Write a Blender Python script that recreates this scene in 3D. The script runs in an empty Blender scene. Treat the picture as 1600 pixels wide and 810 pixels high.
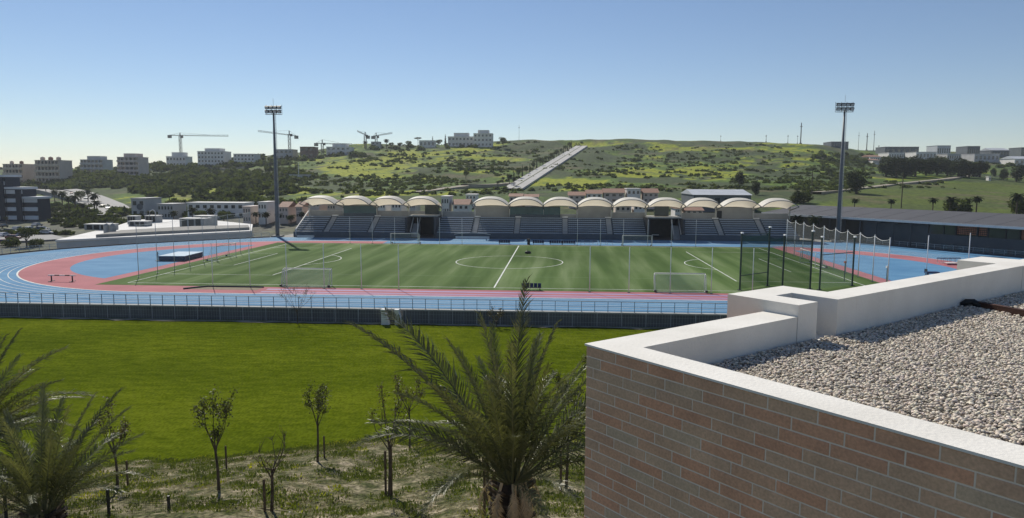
import bpy, math, random
import numpy as np
from mathutils import Vector, Matrix

# ------------------------------------------------------------------ camera, sky, sun, exposure
SC = bpy.context.scene
COL = SC.collection
F, PITCH, YAW, ROLL = 1116.5, .1136, .0649, .004
CX, CY, CH = 8.36, -121.76, 14.43


def ray(u, v):
    u -= 800; v -= 405
    c, s = math.cos(ROLL), math.sin(ROLL); u, v = c*u + s*v, -s*u + c*v
    x, up = u/F, -v/F
    c, s = math.cos(PITCH), math.sin(PITCH); y = c + s*up; z = -s + c*up
    c, s = math.cos(YAW), math.sin(YAW)
    return np.array([c*x - s*y, s*x + c*y, z])


CAM = np.array([CX, CY, CH])
cam_d = bpy.data.cameras.new('camera'); cam = bpy.data.objects.new('camera', cam_d); COL.objects.link(cam)
cam_d.sensor_width = 36; cam_d.lens = 36*F/1600; cam_d.clip_start = .1; cam_d.clip_end = 6000
_f = Vector(ray(800, 405)); _r = Vector(ray(801, 405)) - _f; _u = Vector(ray(800, 404)) - _f
_f.normalize(); _r.normalize(); _u.normalize()
m = Matrix(((_r.x, _u.x, -_f.x, CX), (_r.y, _u.y, -_f.y, CY), (_r.z, _u.z, -_f.z, CH), (0, 0, 0, 1)))
cam.matrix_world = m
SC.camera = cam

SUN_AZ = math.radians(-28.5)          # from +Y towards +X
SUN_EL = math.radians(41)
W = bpy.data.worlds.new('World'); SC.world = W; W.use_nodes = True
nt = W.node_tree; bg = nt.nodes['Background']
sky = nt.nodes.new('ShaderNodeTexSky'); sky.sky_type = 'NISHITA'; sky.sun_disc = False
sky.sun_elevation = SUN_EL; sky.sun_rotation = SUN_AZ
sky.air_density = 1.0; sky.dust_density = .0; sky.ozone_density = 2.0; sky.altitude = 700
tint = nt.nodes.new('ShaderNodeMix'); tint.data_type = 'RGBA'; tint.blend_type = 'MULTIPLY'; tint.inputs[0].default_value = 1; tint.inputs[7].default_value = (.98, .975, 1.03, 1)
nt.links.new(sky.outputs[0], tint.inputs[6]); nt.links.new(tint.outputs[2], bg.inputs[0]); bg.inputs[1].default_value = .080
sd = bpy.data.lights.new('sun', 'SUN'); sd.energy = 4.7; sd.angle = math.radians(.53); sd.color = (1, .94, .83)
so = bpy.data.objects.new('sun', sd); COL.objects.link(so)
SUN_DIR = Vector((math.sin(SUN_AZ)*math.cos(SUN_EL), math.cos(SUN_AZ)*math.cos(SUN_EL), math.sin(SUN_EL)))
so.rotation_euler = SUN_DIR.to_track_quat('Z', 'Y').to_euler(); so.location = (-60, 40, 90)
vs = SC.view_settings; vs.view_transform = 'Standard'; vs.look = 'None'; vs.gamma = 1; vs.exposure = .05
SC.cycles.max_bounces = 6; SC.cycles.transparent_max_bounces = 24
SC.cycles.use_denoising = True

# ------------------------------------------------------------------ helpers
R = random.Random(7)
rng = np.random.default_rng(11)


def G(u, v, z=0.):
    d = ray(u, v); return CAM + d*((z - CH)/d[2])


def Dy(u, v, Y):
    d = ray(u, v); return CAM + d*((Y - CY)/d[1])


ORG = {}


def mesh_data(name, V, Fc, mat=None, smooth=False):
    me = bpy.data.meshes.new(name)
    V = np.asarray(V, dtype=np.float32).reshape(-1, 3)
    if isinstance(Fc, np.ndarray):
        k = Fc.shape[1]; n = Fc.shape[0]
        me.vertices.add(len(V)); me.vertices.foreach_set('co', V.ravel())
        me.loops.add(n*k); me.loops.foreach_set('vertex_index', Fc.astype(np.int32).ravel())
        me.polygons.add(n); me.polygons.foreach_set('loop_start', np.arange(0, n*k, k, dtype=np.int32))
        me.update(calc_edges=True)
    else:
        me.from_pydata(V.tolist(), [], Fc); me.update()
    if mat: me.materials.append(mat)
    if smooth: me.polygons.foreach_set('use_smooth', np.ones(len(me.polygons), dtype=bool))
    return me


def add(name, V, Fc, mat, parent=None, smooth=False, origin=None, local=False):
    """links one mesh object; V in world coordinates unless local"""
    V = np.asarray(V, dtype=float).reshape(-1, 3)
    if local:
        o = bpy.data.objects.new(name, mesh_data(name, V, Fc, mat, smooth)); COL.objects.link(o)
        if parent: o.parent = parent
        ORG[o.name] = np.zeros(3); return o
    if origin is None:
        lo, hi = V.min(0), V.max(0); origin = np.array([(lo[0]+hi[0])/2, (lo[1]+hi[1])/2, lo[2]])
    origin = np.asarray(origin, float)
    o = bpy.data.objects.new(name, mesh_data(name, V - origin, Fc, mat, smooth)); COL.objects.link(o)
    if parent:
        o.parent = parent; o.location = origin - ORG[parent.name]
    else:
        o.location = origin
    ORG[o.name] = origin
    return o


def thing(name, label, cat, loc=(0, 0, 0), group=None):
    o = bpy.data.objects.new(name, None); COL.objects.link(o); o.empty_display_size = .3
    o.location = loc; ORG[o.name] = np.asarray(loc, float)
    return tag(o, label, cat, group)


def tag(o, label, cat, group=None):
    o['label'] = label; o['category'] = cat
    if group: o['group'] = group
    return o


def kind(o, k):
    o['kind'] = k; return o


def shared(name, me, parent, loc, rz=0, scale=None, rot=None):
    """an object on shared mesh data; loc in world coordinates of an unrotated parent"""
    o = bpy.data.objects.new(name, me); COL.objects.link(o)
    loc = np.asarray(loc, float)
    if parent:
        o.parent = parent; o.location = loc - ORG[parent.name]
    else:
        o.location = loc
    ORG[o.name] = loc
    o.rotation_euler = rot if rot else (0, 0, rz)
    if scale is not None: o.scale = scale if hasattr(scale, '__len__') else (scale,)*3
    return o


def copy_tree(o, parent=None):
    c = o.copy(); COL.objects.link(c); c.parent = parent
    for ch in list(o.children): copy_tree(ch, c)
    return c


class MB:
    def __init__(s): s.v = []; s.f = []

    def quad(s, *p):
        n = len(s.v); s.v += [tuple(q) for q in p]; s.f.append(tuple(range(n, n+len(p)))); return s

    def box(s, x0, x1, y0, y1, z0, z1):
        return s.fbox((0, 0, 0), (1, 0, 0), (0, 1, 0), (0, 0, 1), x0, x1, y0, y1, z0, z1)

    def fbox(s, o, a, b, c, x0, x1, y0, y1, z0, z1):
        o, a, b, c = map(np.asarray, (o, a, b, c)); n = len(s.v)
        for z in (z0, z1):
            for x, y in ((x0, y0), (x1, y0), (x1, y1), (x0, y1)):
                s.v.append(tuple(o + a*x + b*y + c*z))
        s.f += [(n, n+3, n+2, n+1), (n+4, n+5, n+6, n+7)] + [(n+i, n+(i+1) % 4, n+4+(i+1) % 4, n+4+i) for i in range(4)]
        return s

    def bar(s, p, q, w, h=None):
        """square bar from p to q"""
        h = h or w; p = np.asarray(p, float); q = np.asarray(q, float); d = q - p; L = np.linalg.norm(d); d /= L
        up = np.array([0, 0, 1.]) if abs(d[2]) < .95 else np.array([0, 1., 0])
        a = np.cross(d, up); a /= np.linalg.norm(a); b = np.cross(a, d)
        return s.fbox(p, a, d, b, -w/2, w/2, 0, L, -h/2, h/2)

    def tube(s, pts, rad, n=8, cap=True):
        pts = [np.asarray(p, float) for p in pts]; k = len(pts)
        if not hasattr(rad, '__len__'): rad = [rad]*k
        base = len(s.v)
        for i, p in enumerate(pts):
            d = pts[min(i+1, k-1)] - pts[max(i-1, 0)]; d = d/(np.linalg.norm(d) + 1e-9)
            up = np.array([0, 0, 1.]) if abs(d[2]) < .9 else np.array([1., 0, 0])
            a = np.cross(d, up); a /= np.linalg.norm(a); b = np.cross(a, d)
            for j in range(n):
                t = 2*math.pi*j/n; s.v.append(tuple(p + rad[i]*(a*math.cos(t) + b*math.sin(t))))
        for i in range(k-1):
            for j in range(n):
                s.f.append((base+i*n+j, base+i*n+(j+1) % n, base+(i+1)*n+(j+1) % n, base+(i+1)*n+j))
        if cap:
            s.f.append(tuple(base+j for j in range(n))[::-1]); s.f.append(tuple(base+(k-1)*n+j for j in range(n)))
        return s

    def prism(s, pts, z0, z1):
        n = len(s.v); k = len(pts)
        s.v += [(p[0], p[1], z0) for p in pts] + [(p[0], p[1], z1) for p in pts]
        s.f.append(tuple(range(n+k-1, n-1, -1))); s.f.append(tuple(range(n+k, n+2*k)))
        s.f += [(n+i, n+(i+1) % k, n+k+(i+1) % k, n+k+i) for i in range(k)]
        return s

    def strip(s, pts, w, z=None, closed=False):
        """flat ribbon of width w along a path"""
        P = np.array([(p[0], p[1]) for p in pts], float); k = len(P); Z = [p[2] if z is None else z for p in pts]
        L = []
        for i in range(k):
            d = P[(i+1) % k] - P[i-1] if closed else P[min(i+1, k-1)] - P[max(i-1, 0)]
            d = d/np.linalg.norm(d); nrm = np.array([-d[1], d[0]]); L.append((P[i]+nrm*w/2, P[i]-nrm*w/2))
        n = len(s.v)
        for (a, b), zz in zip(L, Z): s.v += [(a[0], a[1], zz), (b[0], b[1], zz)]
        for i in range(k if closed else k-1):
            j = (i+1) % k; s.f.append((n+2*i+1, n+2*j+1, n+2*j, n+2*i))
        return s

    def build(s, name, mat, parent=None, **kw): return add(name, s.v, s.f, mat, parent, **kw)

    def data(s, name, mat, smooth=False): return mesh_data(name, s.v, s.f, mat, smooth)


# numpy value noise
_T = rng.random((256, 256))


def vnoise(x, y):
    x = np.asarray(x, float); y = np.asarray(y, float)
    xi = np.floor(x).astype(int); yi = np.floor(y).astype(int); fx = x-xi; fy = y-yi
    fx = fx*fx*(3-2*fx); fy = fy*fy*(3-2*fy)
    g = lambda a, b: _T[a & 255, b & 255]
    return (g(xi, yi)*(1-fx)+g(xi+1, yi)*fx)*(1-fy)+(g(xi, yi+1)*(1-fx)+g(xi+1, yi+1)*fx)*fy


def fbm(x, y, o=4):
    t = 0; a = .5; n = 0
    for i in range(o):
        t = t + a*vnoise(x*2**i + 17*i, y*2**i + 31*i); n += a; a *= .5
    return t/n


# ------------------------------------------------------------------ materials (all procedural)
MATS = {}


def mat(name, c1, c2=None, rough=.8, scale=1., stretch=(1, 1, 1), bump=0., bscale=None, spec=.3, metal=0., detail=5, lo=.35, hi=.65, rand=0., attr=None):
    if name in MATS: return MATS[name]
    m = bpy.data.materials.new(name); m.use_nodes = True; n = m.node_tree.nodes; L = m.node_tree.links
    b = n['Principled BSDF']; b.inputs['Roughness'].default_value = rough; b.inputs['Metallic'].default_value = metal
    b.inputs['Specular IOR Level'].default_value = spec
    geo = n.new('ShaderNodeNewGeometry'); mp = n.new('ShaderNodeMapping'); mp.inputs['Scale'].default_value = stretch
    L.new(geo.outputs['Position'], mp.inputs[0])
    c2 = c2 or tuple(x*.8 for x in c1)
    nz = n.new('ShaderNodeTexNoise'); nz.inputs['Scale'].default_value = scale; nz.inputs['Detail'].default_value = detail; nz.inputs['Roughness'].default_value = .6
    L.new(mp.outputs[0], nz.inputs['Vector'])
    cr = n.new('ShaderNodeValToRGB'); cr.color_ramp.elements[0].position = lo; cr.color_ramp.elements[1].position = hi
    cr.color_ramp.elements[0].color = (*c2, 1); cr.color_ramp.elements[1].color = (*c1, 1)
    L.new(nz.outputs[0], cr.inputs[0]); out = cr.outputs[0]
    if attr:
        at = n.new('ShaderNodeAttribute'); at.attribute_name = attr
        mx = n.new('ShaderNodeMix'); mx.data_type = 'RGBA'; mx.blend_type = 'MULTIPLY'; mx.inputs[0].default_value = 1
        L.new(at.outputs['Color'], mx.inputs[6]); L.new(out, mx.inputs[7]); out = mx.outputs[2]
    if rand:
        oi = n.new('ShaderNodeObjectInfo'); mr = n.new('ShaderNodeMapRange'); mr.inputs[3].default_value = 1-rand; mr.inputs[4].default_value = 1+rand
        L.new(oi.outputs['Random'], mr.inputs[0])
        mx = n.new('ShaderNodeMix'); mx.data_type = 'RGBA'; mx.blend_type = 'MULTIPLY'; mx.inputs[0].default_value = 1
        L.new(out, mx.inputs[6]); L.new(mr.outputs[0], mx.inputs[7]); out = mx.outputs[2]
    L.new(out, b.inputs['Base Color'])
    if bump:
        n2 = n.new('ShaderNodeTexNoise'); n2.inputs['Scale'].default_value = bscale or scale*6; n2.inputs['Detail'].default_value = 4
        L.new(mp.outputs[0], n2.inputs['Vector'])
        bp = n.new('ShaderNodeBump'); bp.inputs['Strength'].default_value = bump; bp.inputs['Distance'].default_value = .05
        L.new(n2.outputs[0], bp.inputs['Height']); L.new(bp.outputs[0], b.inputs['Normal'])
    MATS[name] = m; return m


def leafmat(name, c1, c2, trans=.45, rand=.2, scale=.6, rough=.55, spec=.3):
    """leaf: principled + translucent, colour varied in space and per object"""
    m = mat(name, c1, c2, rough=rough, scale=scale, rand=rand, spec=spec)
    n = m.node_tree.nodes; L = m.node_tree.links; b = n['Principled BSDF']
    src = b.inputs['Base Color'].links[0].from_socket
    tr = n.new('ShaderNodeBsdfTranslucent'); mul = n.new('ShaderNodeMix'); mul.data_type = 'RGBA'; mul.blend_type = 'MULTIPLY'; mul.inputs[0].default_value = 1
    mul.inputs[7].default_value = (1.25, 1.2, .55, 1); L.new(src, mul.inputs[6]); L.new(mul.outputs[2], tr.inputs[0])
    ms = n.new('ShaderNodeMixShader'); ms.inputs[0].default_value = trans
    L.new(b.outputs[0], ms.inputs[1]); L.new(tr.outputs[0], ms.inputs[2]); L.new(ms.outputs[0], n['Material Output'].inputs[0])
    return m


def netmat(name, col, fac):
    m = bpy.data.materials.new(name); m.use_nodes = True; n = m.node_tree.nodes; L = m.node_tree.links
    b = n['Principled BSDF']; b.inputs['Base Color'].default_value = (*col, 1); b.inputs['Roughness'].default_value = .9
    t = n.new('ShaderNodeBsdfTransparent'); ms = n.new('ShaderNodeMixShader'); ms.inputs[0].default_value = fac
    L.new(t.outputs[0], ms.inputs[1]); L.new(b.outputs[0], ms.inputs[2]); L.new(ms.outputs[0], n['Material Output'].inputs[0])
    MATS[name] = m; return m


def glassmat(name, col, rough=.08):
    return mat(name, col, tuple(x*.7 for x in col), rough=rough, spec=.8, scale=.3)


M_WHITE = mat('white_paint', (.74, .73, .70), (.66, .65, .62), scale=1.5, rough=.7, bump=.05, bscale=60)
M_LINE = mat('line_paint', (.72, .74, .70), (.5, .52, .48), scale=.8, rough=.8)
M_STEEL = mat('galvanised_steel', (.42, .44, .46), (.33, .35, .37), scale=2, rough=.45, spec=.5)
M_POSTW = mat('pale_post_paint', (.82, .84, .83), (.74, .76, .75), scale=2, rough=.6)
M_DARK = mat('dark_metal', (.03, .033, .036), (.02, .022, .024), scale=2, rough=.5)
M_CONC = mat('concrete', (.30, .29, .27), (.22, .215, .20), scale=.6, rough=.9, bump=.1)
M_DCONC = mat('dark_concrete', (.085, .09, .098), (.06, .064, .072), scale=.5, rough=.9)
M_GLASSD = glassmat('dark_glass', (.03, .045, .055))
M_GLASSG = glassmat('green_glass', (.08, .15, .17))
M_BARK = mat('bark', (.13, .10, .075), (.07, .055, .04), scale=4, rough=.95, bump=.3)
M_ORD = ['', 'second ', 'third ', 'fourth ', 'fifth ', 'sixth ', 'seventh ', 'eighth ', 'ninth ', 'tenth ', 'eleventh ', 'twelfth ', 'thirteenth ', 'fourteenth ', 'fifteenth ', 'sixteenth ', 'seventeenth ', 'eighteenth ', 'nineteenth ', 'twentieth ', 'twenty-first ', 'twenty-second ', 'twenty-third ']


def nth(i, n, a='left'):
    """ordinal phrase from one end"""
    if i == 0: return a + 'most'
    if i == n-1: return ('right' if a == 'left' else 'left') + 'most'
    return (M_ORD[i] + 'from the ' + a)
# ------------------------------------------------------------------ terrain
TX = np.array([-500, 0, 150, 300, 450, 600, 800, 1000, 1250, 1400, 1600, 2100.])
TD = np.array([140, 200, 250, 330, 430, 560, 700, 850, 1100, 1700.])
TZ = np.array([
    [-6, -5.5, -5, -3, 0, 8, 15, 17, 10, 0], [-6, -5, -4.5, -2.5, 1, 10, 18, 19, 12, 0],
    [-6, -5, -4, -1.5, 3, 14, 20, 21, 14, 0], [-5.5, -4.5, -3, 0, 6, 17, 26, 27, 18, 5],
    [-5, -4, -1, 4, 11, 24, 36, 36, 28, 10], [-4, -3, 0, 6.5, 13.5, 27, 46, 46, 40, 15],
    [-3, -2, 1.5, 7, 14.4, 28, 49, 51, 45, 20], [-3, -2, 1.5, 7, 14.4, 28, 50, 52, 45, 20],
    [-3, -1, 2, 8, 15, 28, 48, 53, 45, 20], [-3, 0, 3.5, 8, 13.5, 22, 36, 46, 44, 20],
    [-3, 0, 2.5, 6, 11, 19, 32, 44, 44, 20], [-3, 0, 2.5, 6, 11, 19, 32, 44, 44, 20.]])
FWD = np.array([-math.sin(YAW), math.cos(YAW)]); RGT = np.array([math.cos(YAW), math.sin(YAW)])


def terrain(x, y):
    x = np.asarray(x, float); y = np.asarray(y, float)
    dx, dy = x-CX, y-CY
    D = np.maximum(dx*FWD[0]+dy*FWD[1], 20); c = np.clip(800+F*(dx*RGT[0]+dy*RGT[1])/D, TX[0], TX[-1]-1)
    i = np.clip(np.searchsorted(TX, c, 'right')-1, 0, len(TX)-2); t = (c-TX[i])/(TX[i+1]-TX[i]); t = t*t*(3-2*t)
    j = np.clip(np.searchsorted(TD, D, 'right')-1, 0, len(TD)-2); q = np.clip((D-TD[j])/(TD[j+1]-TD[j]), 0, 1)
    za = TZ[i, j]*(1-q)+TZ[i, j+1]*q; zb = TZ[i+1, j]*(1-q)+TZ[i+1, j+1]*q
    amp = np.clip((D-300)/250, 0, 1)
    return za*(1-t)+zb*t + amp*((fbm(x/70, y/70)-.5)*7 + (fbm(x/19+9, y/19)-.5)*2.2)


_raw = terrain
ROADL = None


def terrain(x, y):
    z = _raw(x, y)
    if ROADL is None: return z
    A, B = ROADL; d = B[:2]-A[:2]; l2 = d@d; t = np.clip(((x-A[0])*d[0]+(y-A[1])*d[1])/l2, -.04, 1.03)
    dist = np.hypot(x-A[0]-d[0]*t, y-A[1]-d[1]*t); zr = A[2]+(B[2]-A[2])*t-1.6
    w_ = np.clip((dist-13)/26, 0, 1); w_ = w_*w_*(3-2*w_)
    return zr*(1-w_)+z*w_


def T(u, v, dmin=150, dmax=1000):
    """first terrain point seen through a pixel of the photograph"""
    d = ray(u, v); s = d[:2] @ FWD
    ts = np.arange(dmin, dmax, 1.)/s
    P = CAM[None]+d[None]*ts[:, None]
    h = P[:, 2]-terrain(P[:, 0], P[:, 1])
    k = np.argmax(h < 0)
    if h[k] >= 0: k = int(np.argmin(h))
    p = P[k].copy(); p[2] = float(terrain(p[0], p[1])); return p


def pix(P):
    P = np.asarray(P, float); d = P-CAM
    l = d[..., 0]*RGT[0]+d[..., 1]*RGT[1]; y = d[..., 0]*FWD[0]+d[..., 1]*FWD[1]; z = d[..., 2]
    c, s = math.cos(PITCH), math.sin(PITCH); fw = c*y-s*z; up = s*y+c*z
    u, v = F*l/fw, -F*up/fw; c, s = math.cos(ROLL), math.sin(ROLL)
    return 800+c*u-s*v, 405+s*u+c*v


def mpp(P):
    """metres per photograph pixel at a world point"""
    d = np.asarray(P)-CAM; return float(d[0]*FWD[0]+d[1]*FWD[1])/F


_a, _b = T(806, 290), T(909, 229); _b[2] += 1.; ROADL = (_a, _b)
NC, ND = 620, 300
cs = np.linspace(-500, 2100, NC); ds = np.geomspace(140, 1700, ND)
CC, DD = np.meshgrid(cs, ds); lat = (CC-800)/F*DD
HX = CX+lat*RGT[0]+DD*FWD[0]; HY = CY+lat*RGT[1]+DD*FWD[1]; HZ = terrain(HX, HY)
idx = np.arange(NC*ND).reshape(ND, NC)
quads = np.stack([idx[:-1, :-1], idx[:-1, 1:], idx[1:, 1:], idx[1:, :-1]], -1).reshape(-1, 4)
# ground cover colour: dark scrub soil, grass, flowering patches
fu, fv = pix(np.stack([HX, HY, HZ], -1))
n1 = fbm(HX/26+3, HY/26+8, 5); n2 = fbm(HX/7+40, HY/7, 3); n3 = fbm(HX/60+5, HY/60+55, 3)
scrub = np.array([.062, .084, .036]); grass = np.array([.084, .135, .026]); yel = np.array([.30, .32, .026]); earth = np.array([.13, .115, .065])
w = np.clip((n1-.46)*7, 0, 1)[..., None]
colr = scrub*(1-w)+grass*w
YP = [(575, 262, 85, 20, 1), (655, 247, 80, 18, .8), (485, 247, 24, 6, 1), (745, 231, 48, 8, 1), (440, 297, 75, 12, 1), (300, 303, 70, 14, .8), (880, 288, 75, 12, 1),
      (1000, 272, 75, 8, 1), (1110, 270, 80, 14, .9), (1190, 258, 80, 14, .7), (960, 226, 90, 6, .7), (860, 232, 40, 6, .3), (1080, 232, 110, 9, .5), (1240, 240, 70, 14, .5), (560, 302, 80, 8, .6), (1240, 225, 60, 5, .6), (770, 245, 60, 14, .5), (640, 300, 120, 9, .5)]
yw = np.zeros_like(fu)
for cx_, cy_, rx_, ry_, st in YP:
    e = 1-((fu-cx_)/rx_)**2-((fv-cy_)/ry_)**2
    yw = np.maximum(yw, st*np.clip(e*1.6, 0, 1))
yw = np.clip((yw*1.1+(n1-.5)*2.6+(n2-.5)*2.0-.36)*1.8, 0, 1)[..., None]
g2 = grass*1.25
colr = colr*(1-np.clip(yw*1.6, 0, 1))+g2*np.clip(yw*1.6, 0, 1)
y2 = np.clip((yw-.45)*2.2, 0, 1)*.8
colr = colr*(1-y2)+yel*y2
field = np.clip((fu-1255)/60, 0, 1)*np.clip((fv-(290-(fu-1255)*.02))/6+.5, 0, 1)
f2 = (field*np.clip((n1-.3)*4, .55, 1))[..., None]
colr = colr*(1-f2)+np.array([.095, .125, .026])*f2
ew = np.clip((fbm(HX/15+80, HY/15+4, 4)-.62)*6, 0, .7)[..., None]; colr = colr*(1-ew)+earth*ew
town = (np.clip((fu-60)/200, 0, 1)*0+np.clip((700-fu)/200, 0, 1)*np.clip((fv-318)/10, 0, 1))[..., None]*.8
colr = colr*(1-town)+np.array([.14, .135, .125])*town
hill = add('hillside', np.stack([HX, HY, HZ], -1).reshape(-1, 3), quads, None, smooth=True, origin=(0, 0, 0))
ca = hill.data.color_attributes.new('cover', 'FLOAT_COLOR', 'POINT')
ca.data.foreach_set('color', np.concatenate([colr.reshape(-1, 3), np.ones((NC*ND, 1))], 1).astype(np.float32).ravel())
M_HILL = mat('hill_cover', (1.4, 1.4, 1.32), (.45, .46, .46), scale=.5, rough=.95, bump=.8, bscale=.9, attr='cover', detail=9, lo=.3, hi=.7, spec=.1)
hill.data.materials.append(M_HILL); kind(hill, 'structure')

# far plain so that the ground reaches the horizon
far = MB().quad((-2400, -400, -8), (2500, -400, -8), (2500, 1900, -8), (-2400, 1900, -8))
kind(far.build('ground', mat('plain', (.08, .1, .05), scale=.02)), 'structure')

# ------------------------------------------------------------------ roads and paths on the hill
M_ROAD = mat('pale_road', (.48, .47, .45), (.40, .39, .37), scale=.15, rough=.9)
M_PATH = mat('dirt_path', (.34, .30, .24), (.26, .23, .18), scale=.3, rough=.95)


def road(name, pts, w, m_, lift=.5, n=40, kerb=None):
    """pts: world points, resampled and draped on the terrain"""
    P = np.array(pts, float); L = np.r_[0, np.cumsum(np.linalg.norm(np.diff(P[:, :2], axis=0), axis=1))]
    s = np.linspace(0, L[-1], n); x = np.interp(s, L, P[:, 0]); y = np.interp(s, L, P[:, 1])
    dx, dy = np.gradient(x), np.gradient(y); l = np.hypot(dx, dy); nx, ny = -dy/l, dx/l
    z = np.max([terrain(x+nx*k*w/2, y+ny*k*w/2) for k in (-1, -.5, 0, .5, 1)], 0)+lift
    z = np.polyval(np.polyfit(s, z, 3), s) if n > 20 else z
    V = []; Fc = []
    for i in range(n):
        a = (x[i]+nx[i]*w/2, y[i]+ny[i]*w/2); b = (x[i]-nx[i]*w/2, y[i]-ny[i]*w/2)
        V += [(*a, z[i]-3), (*a, z[i]), (*b, z[i]), (*b, z[i]-3)]
        if i: Fc += [(4*i-4+k, 4*i-3+k, 4*i+1+k, 4*i+k) for k in range(3)]
    o = kind(add(name, V, Fc, m_), 'structure')
    return o, x, y, z, nx, ny


hr, rx, ry, rz_, rnx, rny = road('hill_road', [ROADL[0]+(ROADL[0]-ROADL[1])*.03, ROADL[1]], 10.5, M_ROAD, n=50, lift=1.1)
# lane divider and verge of the hill road
mb = MB().strip([(x, y, z+.05) for x, y, z in zip(rx, ry, rz_)], .9)
mb.build('median_strip', mat('median_grass', (.09, .1, .05), scale=1), hr)
road('road', [T(725, 291), T(770, 291), T(800, 288)], 9, M_PATH, n=16)
road('road', [T(650, 302), T(690, 297), T(725, 293)], 6, M_PATH, n=16)
road('path', [T(1275, 304), T(1330, 297), T(1400, 288), T(1480, 281), T(1525, 276)], 5, M_PATH, n=40)
road('path', [T(255, 296), T(290, 290), T(330, 285), T(370, 282), T(400, 279)], 4.5, M_PATH, n=30)
road('path', [T(300, 268), T(330, 263), T(355, 266), T(385, 262)], 4.5, M_PATH, n=30)
road('road', [T(175, 270), T(205, 268), T(240, 266)], 5, M_ROAD, n=16)
M_ASPH = mat('avenue_asphalt', (.20, .20, .20), (.15, .15, .155), scale=.3, rough=.75)  # plain grey asphalt with slight noise mottling, for the avenues
road('avenue', [T(186, 339), T(165, 325), T(140, 315), T(110, 306), T(70, 297)], 16, M_ASPH, n=40)
road('avenue', [T(193, 332), T(178, 322), T(155, 312), T(130, 303), T(105, 297)], 9, M_ASPH, n=40, lift=.6)
road('avenue', [T(-40, 375), T(40, 374), T(90, 371)], 26, M_ASPH, n=30, lift=.3)

# ------------------------------------------------------------------ stadium platform, track, pitch
LW, LL = 29.2, 50.
out_pts = [(85, -45.2), (-62, -45.2), (-74, -41), (-84, -31), (-90, -17), (-93, 1), (-90, 12), (-81, 25.5), (-70, 36), (-59, 46), (-59, 72), (80, 72), (80, 47), (88, 30), (100, 10), (104, -5), (100, -30)]
slab = MB().prism(out_pts, -7, -.012).build('stadium_platform', M_CONC); kind(slab, 'structure')
M_BLUE = mat('blue_track', (.120, .270, .43), (.080, .205, .36), scale=.12, rough=.85, spec=.1, stretch=(1, 2.2, 1), detail=7)
M_PINK = mat('red_track', (.43, .165, .18), (.34, .125, .14), scale=.15, rough=.85, spec=.1, detail=7)
M_LILAC = mat('lilac_runway', (.32, .24, .42), (.27, .2, .36), scale=.2, rough=.75)
M_SAND = mat('sand', (.25, .20, .14), (.18, .145, .1), scale=1.5, rough=.95)


def oval(r, n=48, cx=42.2, sx=1.0):
    a = np.linspace(-math.pi/2, math.pi/2, n)
    return [(cx+r*sx*math.cos(t), r*math.sin(t)) for t in a]+[(-cx-r*sx*math.cos(t), -r*math.sin(t)) for t in a]


def sheet(name, pts, z, m_, parent=None):
    return add(name, [(p[0], p[1], z) for p in pts], [tuple(range(len(pts)))], m_, parent)


track = sheet('running_track', [p for p in out_pts if p[1] < 47.5 and not (p == (80, 47))]+[], 0., M_BLUE)
bpy.data.objects.remove(track)
track_pts = [(85, -45.0), (-62, -45.0), (-74, -40.8), (-83.7, -31), (-89.6, -17), (-92.6, 1), (-89.6, 12), (-80.7, 25.3), (-69.8, 35.8), (-58.8, 44.6), (-20, 45.6), (60, 47.2), (76, 45), (87, 29.5), (99, 10), (103, -5), (99, -30)]
track = kind(sheet('running_track', track_pts, 0., M_BLUE), 'structure')
for i in range(8):
    r = 36.6+i*1.12
    pts = oval(r, 60)
    MB().strip(pts, .1 if i else .22, z=.012, closed=True).build('lane_line', M_LINE, track)
infield = kind(sheet('track_infield', [p for p in oval(36.5)], .006, M_PINK), 'structure')
# blue D areas inside both bends
for s in (-1, 1):
    a = np.linspace(-1.13, 1.13, 40); pts = [(s*(43.0+29.8*math.cos(t)), 28.2*math.sin(t)*1.0) for t in a]
    pts = pts if s > 0 else pts[::-1]
    sheet('bend_area', pts, .012, M_BLUE, infield)
# blue apron along the far side and lilac runway lines along the near side
sheet('apron', [(-30, 31.6), (56, 31.6), (52, 36.45), (-30, 36.45)], .012, M_BLUE, infield)
for k, (y0, y1, m_) in enumerate([(-33.4, -32.6, M_LILAC), (-35.2, -34.6, M_LILAC), (-36.3, -35.9, M_LILAC)]):
    sheet('runway_band', [(-29, y0), (48, y0), (48, y1), (-29, y1)], .012, m_, infield)
pit = sheet('sand_pit', [(-39.5, -33.9), (-30, -33.9), (-30, -31.8), (-37.5, -31.8)], .014, M_SAND, infield)
MB().bar((-39.6, -34, .1), (-37.5, -31.7, .1), .18).bar((-37.5, -31.7, .1), (-30, -31.7, .1), .18).build('pit_kerb', M_DCONC, infield)
# turf
M_TURF = bpy.data.materials.new('artificial_turf'); M_TURF.use_nodes = True
n = M_TURF.node_tree.nodes; L = M_TURF.node_tree.links; b = n['Principled BSDF']; b.inputs['Roughness'].default_value = .9; b.inputs['Specular IOR Level'].default_value = .04
geo = n.new('ShaderNodeNewGeometry')


def _noise(sc, st, det=5, rot=0):
    mp = n.new('ShaderNodeMapping'); mp.inputs['Scale'].default_value = st; mp.inputs['Rotation'].default_value = (0, 0, rot); L.new(geo.outputs['Position'], mp.inputs[0])
    q = n.new('ShaderNodeTexNoise'); q.inputs['Scale'].default_value = sc; q.inputs['Detail'].default_value = det; L.new(mp.outputs[0], q.inputs['Vector']); return q.outputs[0]


def _ramp(s, stops):
    cr = n.new('ShaderNodeValToRGB'); e = cr.color_ramp.elements
    for i, (p, c) in enumerate(stops):
        if i < 2: e[i].position = p; e[i].color = (*c, 1)
        else: k = e.new(p); k.color = (*c, 1)
    L.new(s, cr.inputs[0]); return cr.outputs[0]


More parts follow.
